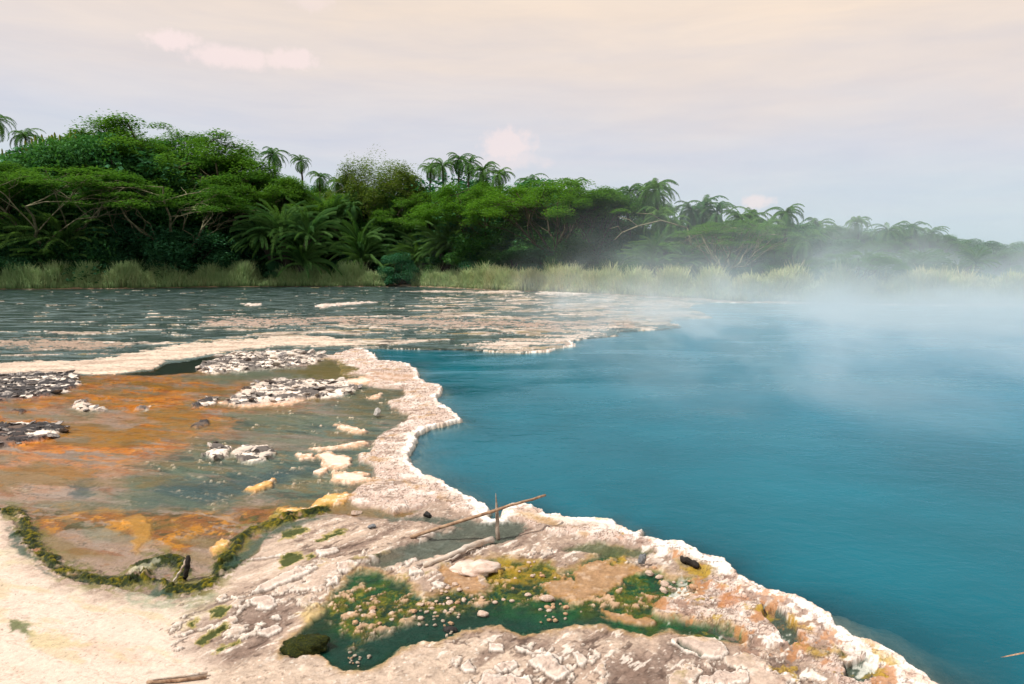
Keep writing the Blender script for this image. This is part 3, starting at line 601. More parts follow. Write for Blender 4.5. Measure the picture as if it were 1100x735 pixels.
# ================================================================== vegetation
def leaf_mat(name, base, tip, trans=.35, spread=.5):
    m, t, out = material(name)
    oi = t.new('ShaderNodeObjectInfo'); al = t.new('ShaderNodeAttribute', attribute_name='v'); tc = t.new('ShaderNodeTexCoord')
    n = t.noise(.55, 3, .6, tc.outputs['Object'])
    f = t.math('ADD', t.math('MULTIPLY', al.outputs['Fac'], .55), t.math('MULTIPLY', n, .5))
    f = t.math('ADD', f, t.math('MULTIPLY', t.math('SUBTRACT', oi.outputs['Random'], .5), spread), clamp=True)
    c = t.mix(f, base, tip)
    d = t.new('ShaderNodeBsdfPrincipled', {'Base Color': c, 'Roughness': .8, 'Specular IOR Level': .08})
    tr = t.new('ShaderNodeBsdfTranslucent', {'Color': t.mix(1.0, c, (1.3, 1.35, .6), 'MULTIPLY')})
    mx = t.new('ShaderNodeMixShader', {0: trans, 1: d.outputs[0], 2: tr.outputs[0]}); t.l.new(mx.outputs[0], out.inputs[0])
    return m
def plain_mat(name, c1, c2, scale=8, rough=.85, bump=.02, detail=5, stretch=(1, 1, 1), c3=None):
    m, t, out = material(name); tc = t.new('ShaderNodeTexCoord'); oi = t.new('ShaderNodeObjectInfo')
    off = t.new('ShaderNodeVectorMath', {0: tc.outputs['Object'], 1: oi.outputs['Random']}, operation='ADD')
    mp = t.new('ShaderNodeMapping', {'Vector': off.outputs[0], 'Scale': stretch})
    n = t.noise(scale, detail, .65, mp.outputs[0], .3); n2_ = t.noise(scale * .35, 3, .5, mp.outputs[0])
    st = [(.32, c1), (.68, c2)] if c3 is None else [(.3, c1), (.5, c2), (.66, c3)]
    c = t.ramp(n, st); c = t.mix(1.0, c, t.ramp(n2_, [(.3, (.78, .78, .78)), (.7, (1.15, 1.13, 1.1))]), 'MULTIPLY')
    b = t.new('ShaderNodeBump', {'Height': n, 'Distance': bump})
    s = t.new('ShaderNodeBsdfPrincipled', {'Base Color': c, 'Roughness': rough, 'Normal': b.outputs[0], 'Specular IOR Level': .3}); t.l.new(s.outputs[0], out.inputs[0])
    return m
M_ACA = leaf_mat('acacia_leaf', (.034, .120, .026), (.120, .255, .040), .35)
M_BRI = leaf_mat('bright_leaf', (.044, .145, .022), (.145, .300, .036), .35, .3)
M_BUSH = leaf_mat('bush_leaf', (.026, .110, .038), (.085, .215, .052), .3)
M_DARK = leaf_mat('dark_leaf', (.022, .115, .065), (.065, .190, .080), .25)
M_PALM = leaf_mat('palm_leaf', (.032, .115, .036), (.120, .225, .062), .35, .3)
M_PALE = leaf_mat('pale_leaf', (.07, .13, .03), (.17, .24, .06), .35, .2)
M_EUPH = leaf_mat('euphorbia_skin', (.07, .10, .015), (.20, .21, .03), .05, .2)
M_BARK = plain_mat('pale_bark', s2l(104, 100, 80), s2l(190, 186, 150), 3, .9)
M_BBARK = plain_mat('brown_bark', s2l(60, 56, 40), s2l(110, 102, 76), 3, .9)
M_DBARK = plain_mat('dark_bark', (.03, .026, .02), (.09, .075, .055), 3, .9)

def rv(n, sc_=1.0):
    v = RNG.normal(size=(n, 3)); return v / np.linalg.norm(v, axis=1, keepdims=True) * sc_
def leaves(cent, size, up=1.0, aspect=.55):
    """one four-cornered leaf sprig at every centre"""
    n = len(cent); nor = rv(n); nor[:, 2] = np.abs(nor[:, 2]) + up; nor /= np.linalg.norm(nor, axis=1, keepdims=True)
    a = np.cross(nor, rv(n)); a /= np.linalg.norm(a, axis=1, keepdims=True) + 1e-9; b = np.cross(nor, a)
    s = (size * RNG.uniform(.6, 1.35, n))[:, None]
    v = np.stack([cent - a * s, cent - b * s * aspect + nor * s * .15, cent + a * s, cent + b * s * aspect + nor * s * .15], 1).reshape(-1, 3)
    f = np.arange(4 * n).reshape(-1, 4); val = np.repeat(RNG.uniform(0, 1, n), 4)
    return v, f, val
def tubes(paths, sides=5):
    V = []; Fq = []; o = 0
    for pts, rad in paths:
        pts = np.asarray(pts, float); n = len(pts)
        if np.isscalar(rad): rad = [rad] * n
        tan = np.gradient(pts, axis=0); tan /= np.linalg.norm(tan, axis=1, keepdims=True) + 1e-9
        ref = np.array([.3, .2, 1.0]) if abs(tan[0][2]) < .9 else np.array([1.0, .1, 0])
        a = np.cross(tan, ref); a /= np.linalg.norm(a, axis=1, keepdims=True) + 1e-9; b = np.cross(tan, a)
        ang = np.linspace(0, 2 * np.pi, sides, endpoint=False)
        ring = pts[:, None] + (a[:, None] * np.cos(ang)[None, :, None] + b[:, None] * np.sin(ang)[None, :, None]) * np.asarray(rad)[:, None, None]
        V.append(ring.reshape(-1, 3)); i = np.arange(n - 1)[:, None] * sides; j = np.arange(sides)[None]; j2 = (j + 1) % sides
        Fq.append(np.stack([i + j, i + j2, i + sides + j2, i + sides + j], -1).reshape(-1, 4) + o); o += n * sides
        V.append(pts[[0, -1]]); c0 = o; o += 2
        jj = np.arange(0, sides, 1); jn = (jj + 1) % sides; base = c0 - n * sides
        Fq.append(np.stack([np.full(sides, c0), base + jn, base + jj, np.full(sides, c0)], -1)[:, [0, 1, 2, 2]] * 1)
        Fq[-1][:, 3] = Fq[-1][:, 2]
        Fq.pop()
    return np.concatenate(V), np.concatenate(Fq)
def curve3(p0, p1, sag=0, n=6, wob=.03):
    p0 = np.array(p0, float); p1 = np.array(p1, float); tt = np.linspace(0, 1, n)[:, None]
    L = np.linalg.norm(p1 - p0); c = p0 + (p1 - p0) * tt + np.array([0, 0, 1.0]) * sag * L * np.sin(np.pi * tt)
    c[1:-1] += RNG.normal(size=(n - 2, 3)) * wob * L; return c

def make_acacia(seed, R_=1.0, flat=.18, leafn=9000, ls=.17, bare=0.0, H=10.0, limbs=7):
    """umbrella tree 10 m tall: trunk mesh with limbs, layered crown"""
    global RNG; RNG = np.random.default_rng(seed)
    fork = H * RNG.uniform(.16, .26); Rr = H * .62 * R_
    paths = [(curve3((0, 0, -.3), (RNG.normal() * .4, RNG.normal() * .4, fork), 0, 5, .02), np.linspace(.22, .15, 5))]
    tips = []; top = paths[0][0][-1]
    def env(q):
        r_ = math.hypot(q[0], q[1]); mx_ = Rr * 1.08
        if r_ > mx_: q[0] *= mx_ / r_; q[1] *= mx_ / r_; r_ = mx_
        q[2] = min(q[2], H * (.93 - .26 * (r_ / Rr) ** 2.2)); return q
    for i in range(limbs):
        an = 2 * np.pi * (i + RNG.uniform(-.3, .3)) / limbs; rr = Rr * RNG.uniform(.35, .75); hh = H * RNG.uniform(.55, .86)
        e = np.array([np.cos(an) * rr, np.sin(an) * rr, hh]); c = curve3(top, e, -.08, 7, .025)
        paths.append((c, np.linspace(.12, .05, 7)))
        for k in range(5):
            a2 = an + RNG.uniform(-.9, .9); r2 = Rr * RNG.uniform(.45, 1.0); h2 = H * (.93 - .22 * (r2 / Rr) ** 2 + RNG.uniform(-.17, .05))
            e2 = env(np.array([np.cos(a2) * r2, np.sin(a2) * r2, h2])); s = c[RNG.integers(2, 7)]
            c2 = curve3(s, e2, .03, 6, .03); paths.append((c2, np.linspace(.045, .02, 6))); tips.append(e2)
            for q in range(3):
                e3 = env(e2 + RNG.normal(size=3) * np.array([.10, .10, .03]) * H); paths.append((curve3(c2[RNG.integers(2, 5)], e3, .02, 4, .03), np.linspace(.022, .010, 4))); tips.append(e3)
    tips.append(np.array([0, 0, H * .9]))
    tips = np.array(tips); rt = np.hypot(tips[:, 0], tips[:, 1]) / Rr; tips[:, 2] = np.minimum(tips[:, 2], H * (.95 - .30 * rt ** 2.2))
    if bare: tips = tips[RNG.random(len(tips)) > bare]
    per = leafn // len(tips); P = []
    for tp in tips:
        n = int(per * RNG.uniform(.5, 1.6)); r = H * RNG.uniform(.075, .13)
        v = rv(n) * (RNG.random(n) ** .45)[:, None] * np.array([r, r * RNG.uniform(.7, 1.2), r * flat * RNG.uniform(1.2, 3.0)])
        v[:, 2] -= (v[:, 0] ** 2 + v[:, 1] ** 2) / r * .18
        P.append(tp + v)
    P = np.concatenate(P); v, f, val = leaves(P, ls, 2.6, .7)
    tv, tf = tubes(paths)
    return (tv, tf), (v, f, val)
def make_bush(seed, H=5.0, Rr=3.2, leafn=6500, ls=.16, clumps=34, low=.05):
    global RNG; RNG = np.random.default_rng(seed)
    P = []; paths = []
    for i in range(clumps):
        an = RNG.uniform(0, 2 * np.pi); u = RNG.random() ** .6; rr = Rr * u * .85
        hh = H * (low + (1 - low) * RNG.random() ** .6 * math.sqrt(max(0, 1 - u * u * .8))) * .9
        cpos = np.array([np.cos(an) * rr, np.sin(an) * rr, hh]); r = H * RNG.uniform(.10, .20); n = int(leafn / clumps * RNG.uniform(.6, 1.5))
        v = rv(n) * (RNG.random(n) ** .35)[:, None] * np.array([r * 1.25, r * 1.25, r * .8]); P.append(cpos + v)
        st = curve3((RNG.normal() * .2, RNG.normal() * .2, -.1), cpos, -.05, 5, .03); paths.append((st, np.linspace(.06, .02, 5)))
    P = np.concatenate(P); P = P[P[:, 2] > .02]; return tubes(paths, 4), leaves(P, ls, .5, .6)
def fronds(nf_, L, base, e0, e1, rng, leafl, nl=26, wdt=.07, droop=1.0):
    V = []; val = []
    for i in range(nf_):
        an = i * 2.39996 + rng.uniform(-.2, .2); el = R(rng.uniform(e0, e1)) ; LL = L * rng.uniform(.8, 1.1)
        n = 9; p = np.array(base, float); pts = [p.copy()]
        for k in range(n):
            p = p + np.array([np.cos(an) * np.cos(el), np.sin(an) * np.cos(el), np.sin(el)]) * LL / n; pts.append(p.copy()); el -= R(rng.uniform(10, 17)) * droop
        pts = np.array(pts); side = np.array([-np.sin(an), np.cos(an), 0])
        tt = np.linspace(.08, .99, nl)
        q = np.stack([np.interp(tt * n, np.arange(n + 1), pts[:, j]) for j in range(3)], 1)
        dirv = np.gradient(q, axis=0); dirv /= np.linalg.norm(dirv, axis=1, keepdims=True)
        vv = rng.random()
        for sg in (-1, 1):
            ll = (leafl * np.sin(np.pi * (tt * .85 + .12)) ** .7 * rng.uniform(.8, 1.15, nl))[:, None]
            d = side * sg * .75 + dirv * .55 + np.array([0, 0, -.35 * droop]); d = d + rng.normal(size=d.shape) * .10
            tip = q + d * ll; tip[:, 2] -= .12 * ll[:, 0]
            w_ = dirv * wdt; quad = np.stack([q - w_, q + w_, (q + tip) / 2 + w_ * 1.1 + [0, 0, .05], (q + tip) / 2 - w_ * 1.1 + [0, 0, .05]], 1)
            quad2 = np.stack([(q + tip) / 2 - w_ * 1.1 + [0, 0, .05], (q + tip) / 2 + w_ * 1.1 + [0, 0, .05], tip + w_ * .2, tip - w_ * .2], 1)
            V.append(quad.reshape(-1, 3)); V.append(quad2.reshape(-1, 3)); val.append(np.full(8 * nl, vv))
        up = np.array([0, 0, .035]); rq = np.stack([pts[:-1] - up, pts[1:] - up, pts[1:] + up, pts[:-1] + up], 1); V.append(rq.reshape(-1, 3)); val.append(np.full(4 * n, min(1, vv + .3)))
    V = np.concatenate(V); return V, np.arange(len(V)).reshape(-1, 4), np.concatenate(val)
def make_palm(seed, H=10.0, L=3.0, nf_=30):
    rng = np.random.default_rng(seed); top = (rng.normal() * .5, rng.normal() * .5, H - L * .35)
    global RNG; RNG = rng
    tr = tubes([(curve3((0, 0, -.3), top, 0, 8, .008), np.linspace(.20, .13, 8))], 7); make_palm.top = top
    return tr, fronds(nf_, L, top, -40, 80, rng, .42, 38, .026, 1.05)
def make_clump_palm(seed, L=2.1, heads=9):
    rng = np.random.default_rng(seed); global RNG; RNG = rng; Vs = []; vals = []; paths = []
    for h in range(heads):
        b = (rng.normal() * 1.0, rng.normal() * 1.0, rng.uniform(.3, 2.2)); paths.append((curve3((0, 0, -.2), b, 0, 4, .02), np.linspace(.22, .16, 4)))
        v, f, va = fronds(46, L * rng.uniform(.6, 1.0), b, 12, 88, rng, .15, 44, .013, .62); Vs.append(v); vals.append(va)
    V = np.concatenate(Vs); return tubes(paths, 6), (V, np.arange(len(V)).reshape(-1, 4), np.concatenate(vals))
def make_euphorbia(seed):
    rng = np.random.default_rng(seed); global RNG; RNG = rng; paths = [(curve3((0, 0, -.2), (0, 0, 4.5), 0, 5, .01), np.linspace(.35, .25, 5))]; arms = []
    for i in range(44):
        an = rng.uniform(0, 6.28); rr = 3.4 * rng.random() ** .6; hb = rng.uniform(4.0, 6.0); ht = rng.uniform(8.2, 10.0) - rr * .3
        b = np.array([math.cos(an) * rr, math.sin(an) * rr, hb]); arms.append((np.array([[0, 0, 4.2 + rng.uniform(-.5, .3)], b * [.6, .6, 1] - [0, 0, .5], b, b * [1.05, 1.05, 1] + [0, 0, (ht - hb) * .5], [b[0] * 1.08, b[1] * 1.08, ht], [b[0] * 1.08, b[1] * 1.08, ht + .12]]), [.04, .06, .08, .09, .08, .02]))
    v, f = tubes(arms, 6); return tubes(paths, 6), (v, f, RNG.random(len(v)))
class Kind:
    def __init__(s, name, parts, crown, mats, H):
        s.name = name; (tv, tf), (v, f, val) = parts; s.hz = float(np.percentile(v[:, 2], 99.6)); s.H = s.hz; s.big = H
        s.tr = mesh_np(name + '_trunk', tv, tf, mats[0], True); s.top = getattr(make_palm, 'top', None); s.cr = mesh_np(name + '_' + crown, v, f, mats[1], False, {'v': ('FLOAT', val)}); s.crown = crown
def plant(kind, px, py, off, wscale=1.0, rot=None, crown_mat=None, Y=None):
    """stand a plant on the bank so that its top reaches image row py; off = metres behind the shore"""
    if Y is None: Y = shoreY(px) + off
    Z0 = groundfar(px, Y); H = max(1.2, top_z(py, Y) - Z0)
    if kind.name != 'palm_tree': H = max(1.2, top_z(py, Y - (.62 if kind.big == 10 else .5) * H * wscale * .55) - Z0)
    x_ = at(px, Y, Z0); s = H / kind.H
    r = bpy.data.objects.new(kind.name, None); C.objects.link(r); r.location = (x_, Y, Z0 - .05); r.rotation_euler = (0, 0, random.uniform(0, 6.28) if rot is None else rot)
    sx = s * wscale; r.scale = (sx, sx, s); r.empty_display_size = .2
    tk = link('trunk', kind.tr, r); c = link(kind.crown, kind.cr, r)
    if kind.name == 'palm_tree':
        k_ = wscale * random.uniform(.85, 1.1); r.scale = (1, 1, 1); tz = kind.top; s2 = max(.05, (H - (kind.hz - tz[2]) * k_) / tz[2]); tk.scale = (1.1, 1.1, s2)
        c.scale = (k_,) * 3; c.location = (tz[0] * (1.1 - k_), tz[1] * (1.1 - k_), tz[2] * (s2 - k_))
    r['_px'] = float(px); return r
SP = np.array(bankE[:14], float)
def shoreY(px): return float(px2w(0, np.interp(px, SP[:, 0], SP[:, 1]))[1])
def groundfar(px, Y):
    d = Y - shoreY(px); s4 = lambda a, b: float(sm(a, b, d)); return 0.06 + .4 * s4(0, 4) + 1.2 * s4(3, 40)

K_ACA = [Kind('acacia_tree', make_acacia(100 + i, 1.0, .18, 44000, .075), 'crown', (M_BBARK, M_ACA), 10) for i in range(4)]
K_BRI = [Kind('acacia_tree', make_acacia(120 + i, 1.0, .2, 46000, .075), 'crown', (M_BBARK, M_BRI), 10) for i in range(2)]
K_BARE = [Kind('acacia_tree', make_acacia(140 + i, 1.1, .12, 32000, .07, .22, 10, 8), 'crown', (M_BARK, M_ACA), 10) for i in range(2)]
K_PALE = Kind('broadleaf_tree', make_acacia(160, .6, .5, 34000, .08, 0, 10, 6), 'crown', (M_BARK, M_PALE), 10)
K_BUSH = [Kind('bush', make_bush(200 + i, 5, 3.2, 26000, .07), 'foliage', (M_DBARK, M_BUSH), 5) for i in range(4)]
K_DARK = [Kind('bush', make_bush(220 + i, 5, 3.0, 22000, .08), 'foliage', (M_DBARK, M_DARK), 5) for i in range(3)]
K_PALM = [Kind('palm_tree', make_palm(300 + i, 10, random.Random(i).uniform(2.7, 3.3), 30), 'crown', (M_DBARK, M_PALM), 10) for i in range(5)]
K_CLP = [Kind('date_palm_clump', make_clump_palm(320 + i), 'fronds', (M_DBARK, M_PALM), 4.9) for i in range(2)]
K_EUP = [Kind('candelabra_euphorbia', make_euphorbia(340 + i), 'arms', (M_DBARK, M_EUPH), 10) for i in range(2)]

SKY = [(-100,150),(0,135),(45,150),(70,142),(125,128),(160,123),(215,128),(240,160),(290,180),(340,190),(400,175),(440,190),(480,180),(540,186),(600,190),(660,206),(700,205),(730,222),(800,232),(850,232),(900,243),(980,244),(1010,248),(1060,254),(1100,256),(1200,258)]
def skyl(px): return float(np.interp(px, [p[0] for p in SKY], [p[1] for p in SKY]))
rr = random.Random(77); planted = []
def add(k, px, py, off, w=1.0, lab=None, grp=None, rot=None, Y=None):
    o = plant(k, px, py, off, w, rot, None, Y); planted.append((o, px, lab, grp)); return o
NAMED = {}
# named trees of the skyline
A = K_ACA
for k, px, py, off, w, lab in [
    (A[0], 182, 120, 19, 1.0, 'tall acacia with a dark domed crown, highest tree on the left skyline'),
    (A[1], 140, 132, 22, .7, 'acacia crown just left of the highest dome, beside the euphorbia columns'),
    (K_BARE[0], 72, 172, 7, 1.35, 'spreading acacia with bare pale limbs showing at the far left, over dark palms'),
    (K_BARE[1], 178, 188, 6, 1.25, 'low acacia with long pale twigs hanging below the tallest dome'),
    (A[2], -12, 168, 9, 1.2, 'green acacia crown cut by the left edge of the picture'),
    (A[3], 245, 166, 14, .95, 'acacia whose crown slopes down to the right of the tallest dome'),
    (A[0], 288, 186, 10, .9, 'acacia with a pale forked trunk behind the round date palm clump'),
    (K_PALE, 408, 163, 15, .9, 'light green airy tree standing alone against the sky left of centre'),
    (K_BRI[0], 592, 188, 8, 1.15, 'broad bright green acacia in the middle of the far bank'),
    (K_BRI[1], 520, 192, 11, 1.0, 'green acacia directly left of the broad bright one, under the palm group'),
    (A[1], 648, 202, 13, .9, 'acacia at the right shoulder of the bright green crown'),
    (A[2], 456, 205, 12, .9, 'acacia with a dull crown between the airy tree and the palm group'),
    (K_BARE[0], 785, 234, 9, 1.2, 'thin acacia with a brownish crown and slim pale trunk in blue steam'),
    (A[3], 345, 205, 13, .9, 'green acacia below the pair of skyline palms'),
    (K_BRI[0], 915, 270, 3.5, 1.5, 'low yellow green flat topped tree above the straw reeds on the right')]:
    add(k, px, py, off, w, lab)
P_ = K_PALM
for i, (px, py, off) in enumerate([(6, 120, 24), (-14, 128, 22), (36, 136, 24), (302, 158, 22), (326, 167, 23), (346, 184, 20), (372, 190, 16), (392, 196, 13), (412, 204, 10), (385, 214, 9), (438, 186, 18), (462, 174, 20), (478, 168, 19), (492, 164, 21), (505, 167, 19), (520, 174, 20), (540, 181, 22),
                                   (566, 186, 24), (662, 202, 17), (676, 197, 15), (690, 195, 17), (711, 192, 15), (700, 200, 18), (735, 216, 18), (752, 210, 19), (766, 217, 19), (790, 226, 20), (808, 221, 22), (844, 219, 20), (828, 232, 18), (870, 234, 30), (926, 232, 34), (952, 238, 30), (975, 237, 36), (1002, 243, 36), (700, 222, 10), (722, 232, 12), (420, 190, 17), (620, 190, 25), (885, 242, 26), (860, 246, 14)]):
    add(P_[i % 5], px, py, off, .95 if i % 3 else 1.1)
for px, py, off, w in [(72, 137, 18, .8), (95, 131, 18, .8), (120, 128, 18, .8), (56, 146, 17, .7)]:
    add(K_EUP[int(px) % 2], px, py, off, w)
for px, py, off, w, lab in [(312, 217, 4.2, .85, 'big round date palm clump overhanging the reeds left of centre'), (60, 226, 10, 1.3, None), (215, 232, 10, 1.3, None), (412, 212, 11, .9, None), (185, 246, 10, 1.1, None), (35, 248, 10, 1.1, None), (960, 268, 9, 1.0, None), (480, 232, 9, 1, None), (715, 248, 9, 1.1, None), (1010, 268, 12, 1, None)]:
    add(K_CLP[int(px) % 2], px, py, off, w, lab)
for px, py in ((48, 156), (72, 148), (98, 143), (122, 140)): add(K_BUSH[px % 4], px, py, 13, .8)
add(K_DARK[0], 428, 272, 1.6, 1.0, 'dark bush leaning over the water in the gap of the reeds')
add(K_DARK[1], 296, 280, 2.2, .9, 'dark bush at the left foot of the round date palm clump')
# rows of bushes and trees that fill the wood
for off, fr_, step, kinds in [(7.5, .22, 40, K_BUSH + K_DARK), (10, .38, 44, K_BUSH + K_DARK), (14, .55, 50, K_BUSH + A + K_DARK), (19, .74, 52, A + K_BUSH), (26, .93, 56, A + K_BUSH + K_DARK)]:
    px = -40 + rr.uniform(0, 20)
    while px < 1145:
        S = skyl(px); g = w2px(0, shoreY(px) + off)[1]; py = g + (S - g) * min(fr_ * rr.uniform(.86, 1.1), .95)
        if px < 265 and off < 11: py -= (24 if off < 9 else 12)
        if 55 < px < 265 and off < 11: k = rr.choice(K_DARK)
        else: k = rr.choice(kinds)
        o_ = off * rr.uniform(.85, 1.15) + (8 if px > 850 and off > 10 else 0)
        add(k, px, py, o_, rr.uniform(1.0, 1.5) if k.big == 5 else rr.uniform(.85, 1.1)); px += step * rr.uniform(.75, 1.25)
px = 780
while px < 1150:
    add(rr.choice(K_BUSH + K_DARK + A), px, skyl(px) + rr.uniform(1, 9), rr.uniform(40, 62), rr.uniform(1.2, 1.7)); px += rr.uniform(20, 34)
ORD = ['zeroth', 'first', 'second', 'third', 'fourth', 'fifth', 'sixth', 'seventh', 'eighth', 'ninth', 'tenth', 'eleventh', 'twelfth', 'thirteenth', 'fourteenth', 'fifteenth', 'sixteenth', 'seventeenth', 'eighteenth', 'nineteenth']
TENS = ['', '', 'twenty', 'thirty', 'forty', 'fifty', 'sixty', 'seventy', 'eighty', 'ninety']
def ordn(i):
    if i < 20: return ORD[i]
    a, b = divmod(i, 10)
    if i >= 100: return 'hundred and ' + (ordn(i - 100) if i > 100 else 'no')
    return (TENS[a][:-1] + 'ieth') if b == 0 else TENS[a] + '-' + ORD[b]
CAT = {'acacia_tree': ('tree', 'flat crowned acacia trees on the far bank', 'flat crowned acacia'), 'broadleaf_tree': ('tree', None, 'tree'), 'bush': ('bush', 'bushes of the far bank wood', 'leafy bush'),
       'palm_tree': ('palm tree', 'palms rising from the far bank wood', 'slender palm'), 'date_palm_clump': ('palm', 'date palm clumps at the foot of the wood', 'date palm clump'), 'candelabra_euphorbia': ('euphorbia', 'candelabra euphorbias on the left skyline', 'yellow green candelabra euphorbia')}
planted.sort(key=lambda q: q[1]); cnt = {}
for o, px, lab, grp in planted:
    kd = o.name.split('.')[0]; ct, g, nm = CAT[kd]
    mat = o.children[1].data.materials[0].name if len(o.children) > 1 else ''
    if 'dark' in mat: nm = 'dark ' + nm
    zone = 'left of the round palm clump' if px < 300 else ('left of the broad bright acacia' if px < 560 else ('behind the straw reeds' if px < 800 else 'in the steam on the right'))
    if not lab:
        key = (nm, zone); cnt[key] = cnt.get(key, 0) + 1
        lab = f'{nm} {zone}, {ordn(cnt[key])} from the left'
    tag(o, lab, ct, g); del o['_px']

# bare pale limb reaching out of the wood
def stick(name, pts, rad, mat, label, cat, sides=8, group=None, parent=None):
    v, f = tubes([(np.array(pts, float), rad)], sides); n = len(pts) * sides
    me = mesh_np(name, v, f, mat, True)
    import bmesh
    bm = bmesh.new(); bm.from_mesh(me); bmesh.ops.delete(bm, geom=[q for q in bm.verts if not q.link_faces], context='VERTS'); bmesh.ops.holes_fill(bm, edges=[e for e in bm.edges if e.is_boundary], sides=0); bm.to_mesh(me); bm.free()
    o = link(name, me, parent)
    if label: tag(o, label, cat, group)
    return o
def P3(px, py, Y): Z = top_z(py, Y); return (at(px, Y, Z), Y, Z)
r = bpy.data.objects.new('dead_tree', None); C.objects.link(r); Yd = shoreY(700) + 7.5
def br(pts, r0, r1, nm='branch'):
    q = [P3(a, b, Yd + c) for a, b, c in pts]; q = [tuple(np.array(v) - np.array(r.location)) for v in q]
    return stick(nm, q, np.linspace(r0, r1, len(q)), M_BARK, None, None, 6, None, r)
r.location = (at(745, Yd), Yd, groundfar(745, Yd))
br([(745, 300, 1), (744, 270, .8), (738, 245, .4)], .13, .09, 'trunk')
br([(738, 245, .4), (710, 237, 0), (685, 243, -.5), (668, 250, -.8), (660, 258, -.8)], .09, .04); br([(685, 243, -.5), (676, 236, -.6), (664, 233, -.6)], .05, .02); br([(710, 237, 0), (700, 230, -.2), (684, 229, -.4)], .05, .02); br([(668, 250, -.8), (664, 243, -.9), (655, 246, -1)], .04, .02)
tag(r, 'bare pale dead tree reaching left out of the wood above the straw reeds', 'dead tree')

# reeds along the far shore
RNG = np.random.default_rng(9); nb_ = 110000
pxr = RNG.uniform(-60, 1180, nb_); gap = (np.abs(pxr - 428) < 14) | ((pxr > 268) & (pxr < 300) & (RNG.random(nb_) < .6))
pxr = pxr[~gap]; nb_ = len(pxr); shy = px2w(0, np.interp(pxr, SP[:, 0], SP[:, 1]))[1]
offr = RNG.beta(1.3, 1.6, nb_) * 3.6 + .25; Yr = shy + offr + .7 * fbm(pxr * .02, pxr * 0, 1, 3, 5); Xr = at(pxr, Yr)
hn = fbm(Xr, Yr, .35, 4, 6)
hmul = np.interp(pxr, [-60, 0, 120, 260, 400, 450, 520, 560, 700, 760, 900, 1000, 1180], [3.5, 3.5, 3.7, 3.3, 3.0, 2.6, 3.3, 3.3, 3.0, 2.7, 2.7, 2.5, 2.5])
Hr = hmul * np.clip(.60 + .75 * hn, .22, 1.15) * RNG.uniform(.5, 1.15, nb_) * np.clip(offr / 1.0, .35, 1); Hr = np.clip(Hr, .3, 3.3)
zr = .05 + .4 * sm(0, 4, offr); an = RNG.uniform(0, 6.28, nb_); ln = Hr * RNG.uniform(.1, .45, nb_); bx, by = np.cos(an), np.sin(an)
wd = RNG.uniform(.02, .045, nb_)
b0 = np.stack([Xr, Yr, zr], 1); mid = b0 + np.stack([bx * ln * .3, by * ln * .3, Hr * .6], 1); tipv = b0 + np.stack([bx * ln, by * ln, Hr * RNG.uniform(.85, 1, nb_)], 1)
pw = np.stack([-by * wd, bx * wd, 0 * wd], 1); pw[:, 0] = np.sign(pw[:, 0] + 1e-6) * np.maximum(np.abs(pw[:, 0]), wd * .6)
V = np.stack([b0 - pw, b0 + pw, mid + pw, mid - pw, mid - pw, mid + pw, tipv + pw * .25, tipv - pw * .25], 1).reshape(-1, 3)
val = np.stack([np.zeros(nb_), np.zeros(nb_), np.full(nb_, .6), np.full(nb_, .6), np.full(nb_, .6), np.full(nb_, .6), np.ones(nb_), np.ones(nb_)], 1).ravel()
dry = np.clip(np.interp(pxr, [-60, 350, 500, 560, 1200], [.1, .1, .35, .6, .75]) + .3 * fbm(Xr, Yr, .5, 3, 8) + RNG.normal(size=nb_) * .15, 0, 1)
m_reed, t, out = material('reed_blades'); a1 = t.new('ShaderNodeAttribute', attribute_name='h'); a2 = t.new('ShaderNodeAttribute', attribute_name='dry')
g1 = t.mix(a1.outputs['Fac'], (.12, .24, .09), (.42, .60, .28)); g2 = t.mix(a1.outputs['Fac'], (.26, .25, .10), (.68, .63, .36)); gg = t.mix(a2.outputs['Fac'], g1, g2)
d_ = t.new('ShaderNodeBsdfPrincipled', {'Base Color': gg, 'Roughness': .7, 'Specular IOR Level': .2}); tr_ = t.new('ShaderNodeBsdfTranslucent', {'Color': gg}); mx = t.new('ShaderNodeMixShader', {0: .3, 1: d_.outputs[0], 2: tr_.outputs[0]}); t.l.new(mx.outputs[0], out.inputs[0])
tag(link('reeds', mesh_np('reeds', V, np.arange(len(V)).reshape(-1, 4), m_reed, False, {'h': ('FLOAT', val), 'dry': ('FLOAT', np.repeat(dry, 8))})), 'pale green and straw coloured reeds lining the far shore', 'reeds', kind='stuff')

# ================================================================== stones and driftwood
import bmesh
def rock_mesh(name, seed, mat, flat=.6, rough=.25, sub=3, angular=False, freq=1.3):
    bm = bmesh.new(); bmesh.ops.create_icosphere(bm, subdivisions=sub, radius=1.0); rng = np.random.default_rng(seed)
    V = np.array([v.co[:] for v in bm.verts]); D = rng.normal(size=(9, 3)); D /= np.linalg.norm(D, axis=1, keepdims=True)
    rad = np.ones(len(V)) + rough * (fbm(V[:, 0] + V[:, 2] * .7 + seed, V[:, 1] - V[:, 2] * .6, freq, 4, seed))
    V2 = V * rad[:, None]
    if angular:
        for d in D:
            s = V2 @ d; lim = rng.uniform(.45, .75); ex = np.maximum(s - lim, 0); V2 -= ex[:, None] * d * .92
    V2[:, 2] *= flat
    for v, c in zip(bm.verts, V2): v.co = c
    me = bpy.data.meshes.new(name); bm.to_mesh(me); bm.free(); me.materials.append(mat)
    me.polygons.foreach_set('use_smooth', [not angular] * len(me.polygons)); return me
M_PEB = plain_mat('pale_crust_stone', s2l(180, 140, 112), s2l(232, 204, 184), 5, .85, .004, 5, (1, 1, 1), s2l(250, 238, 226))
M_PEB2 = plain_mat('orange_crust_stone', s2l(196, 140, 96), s2l(240, 204, 170), 4, .85, .004)
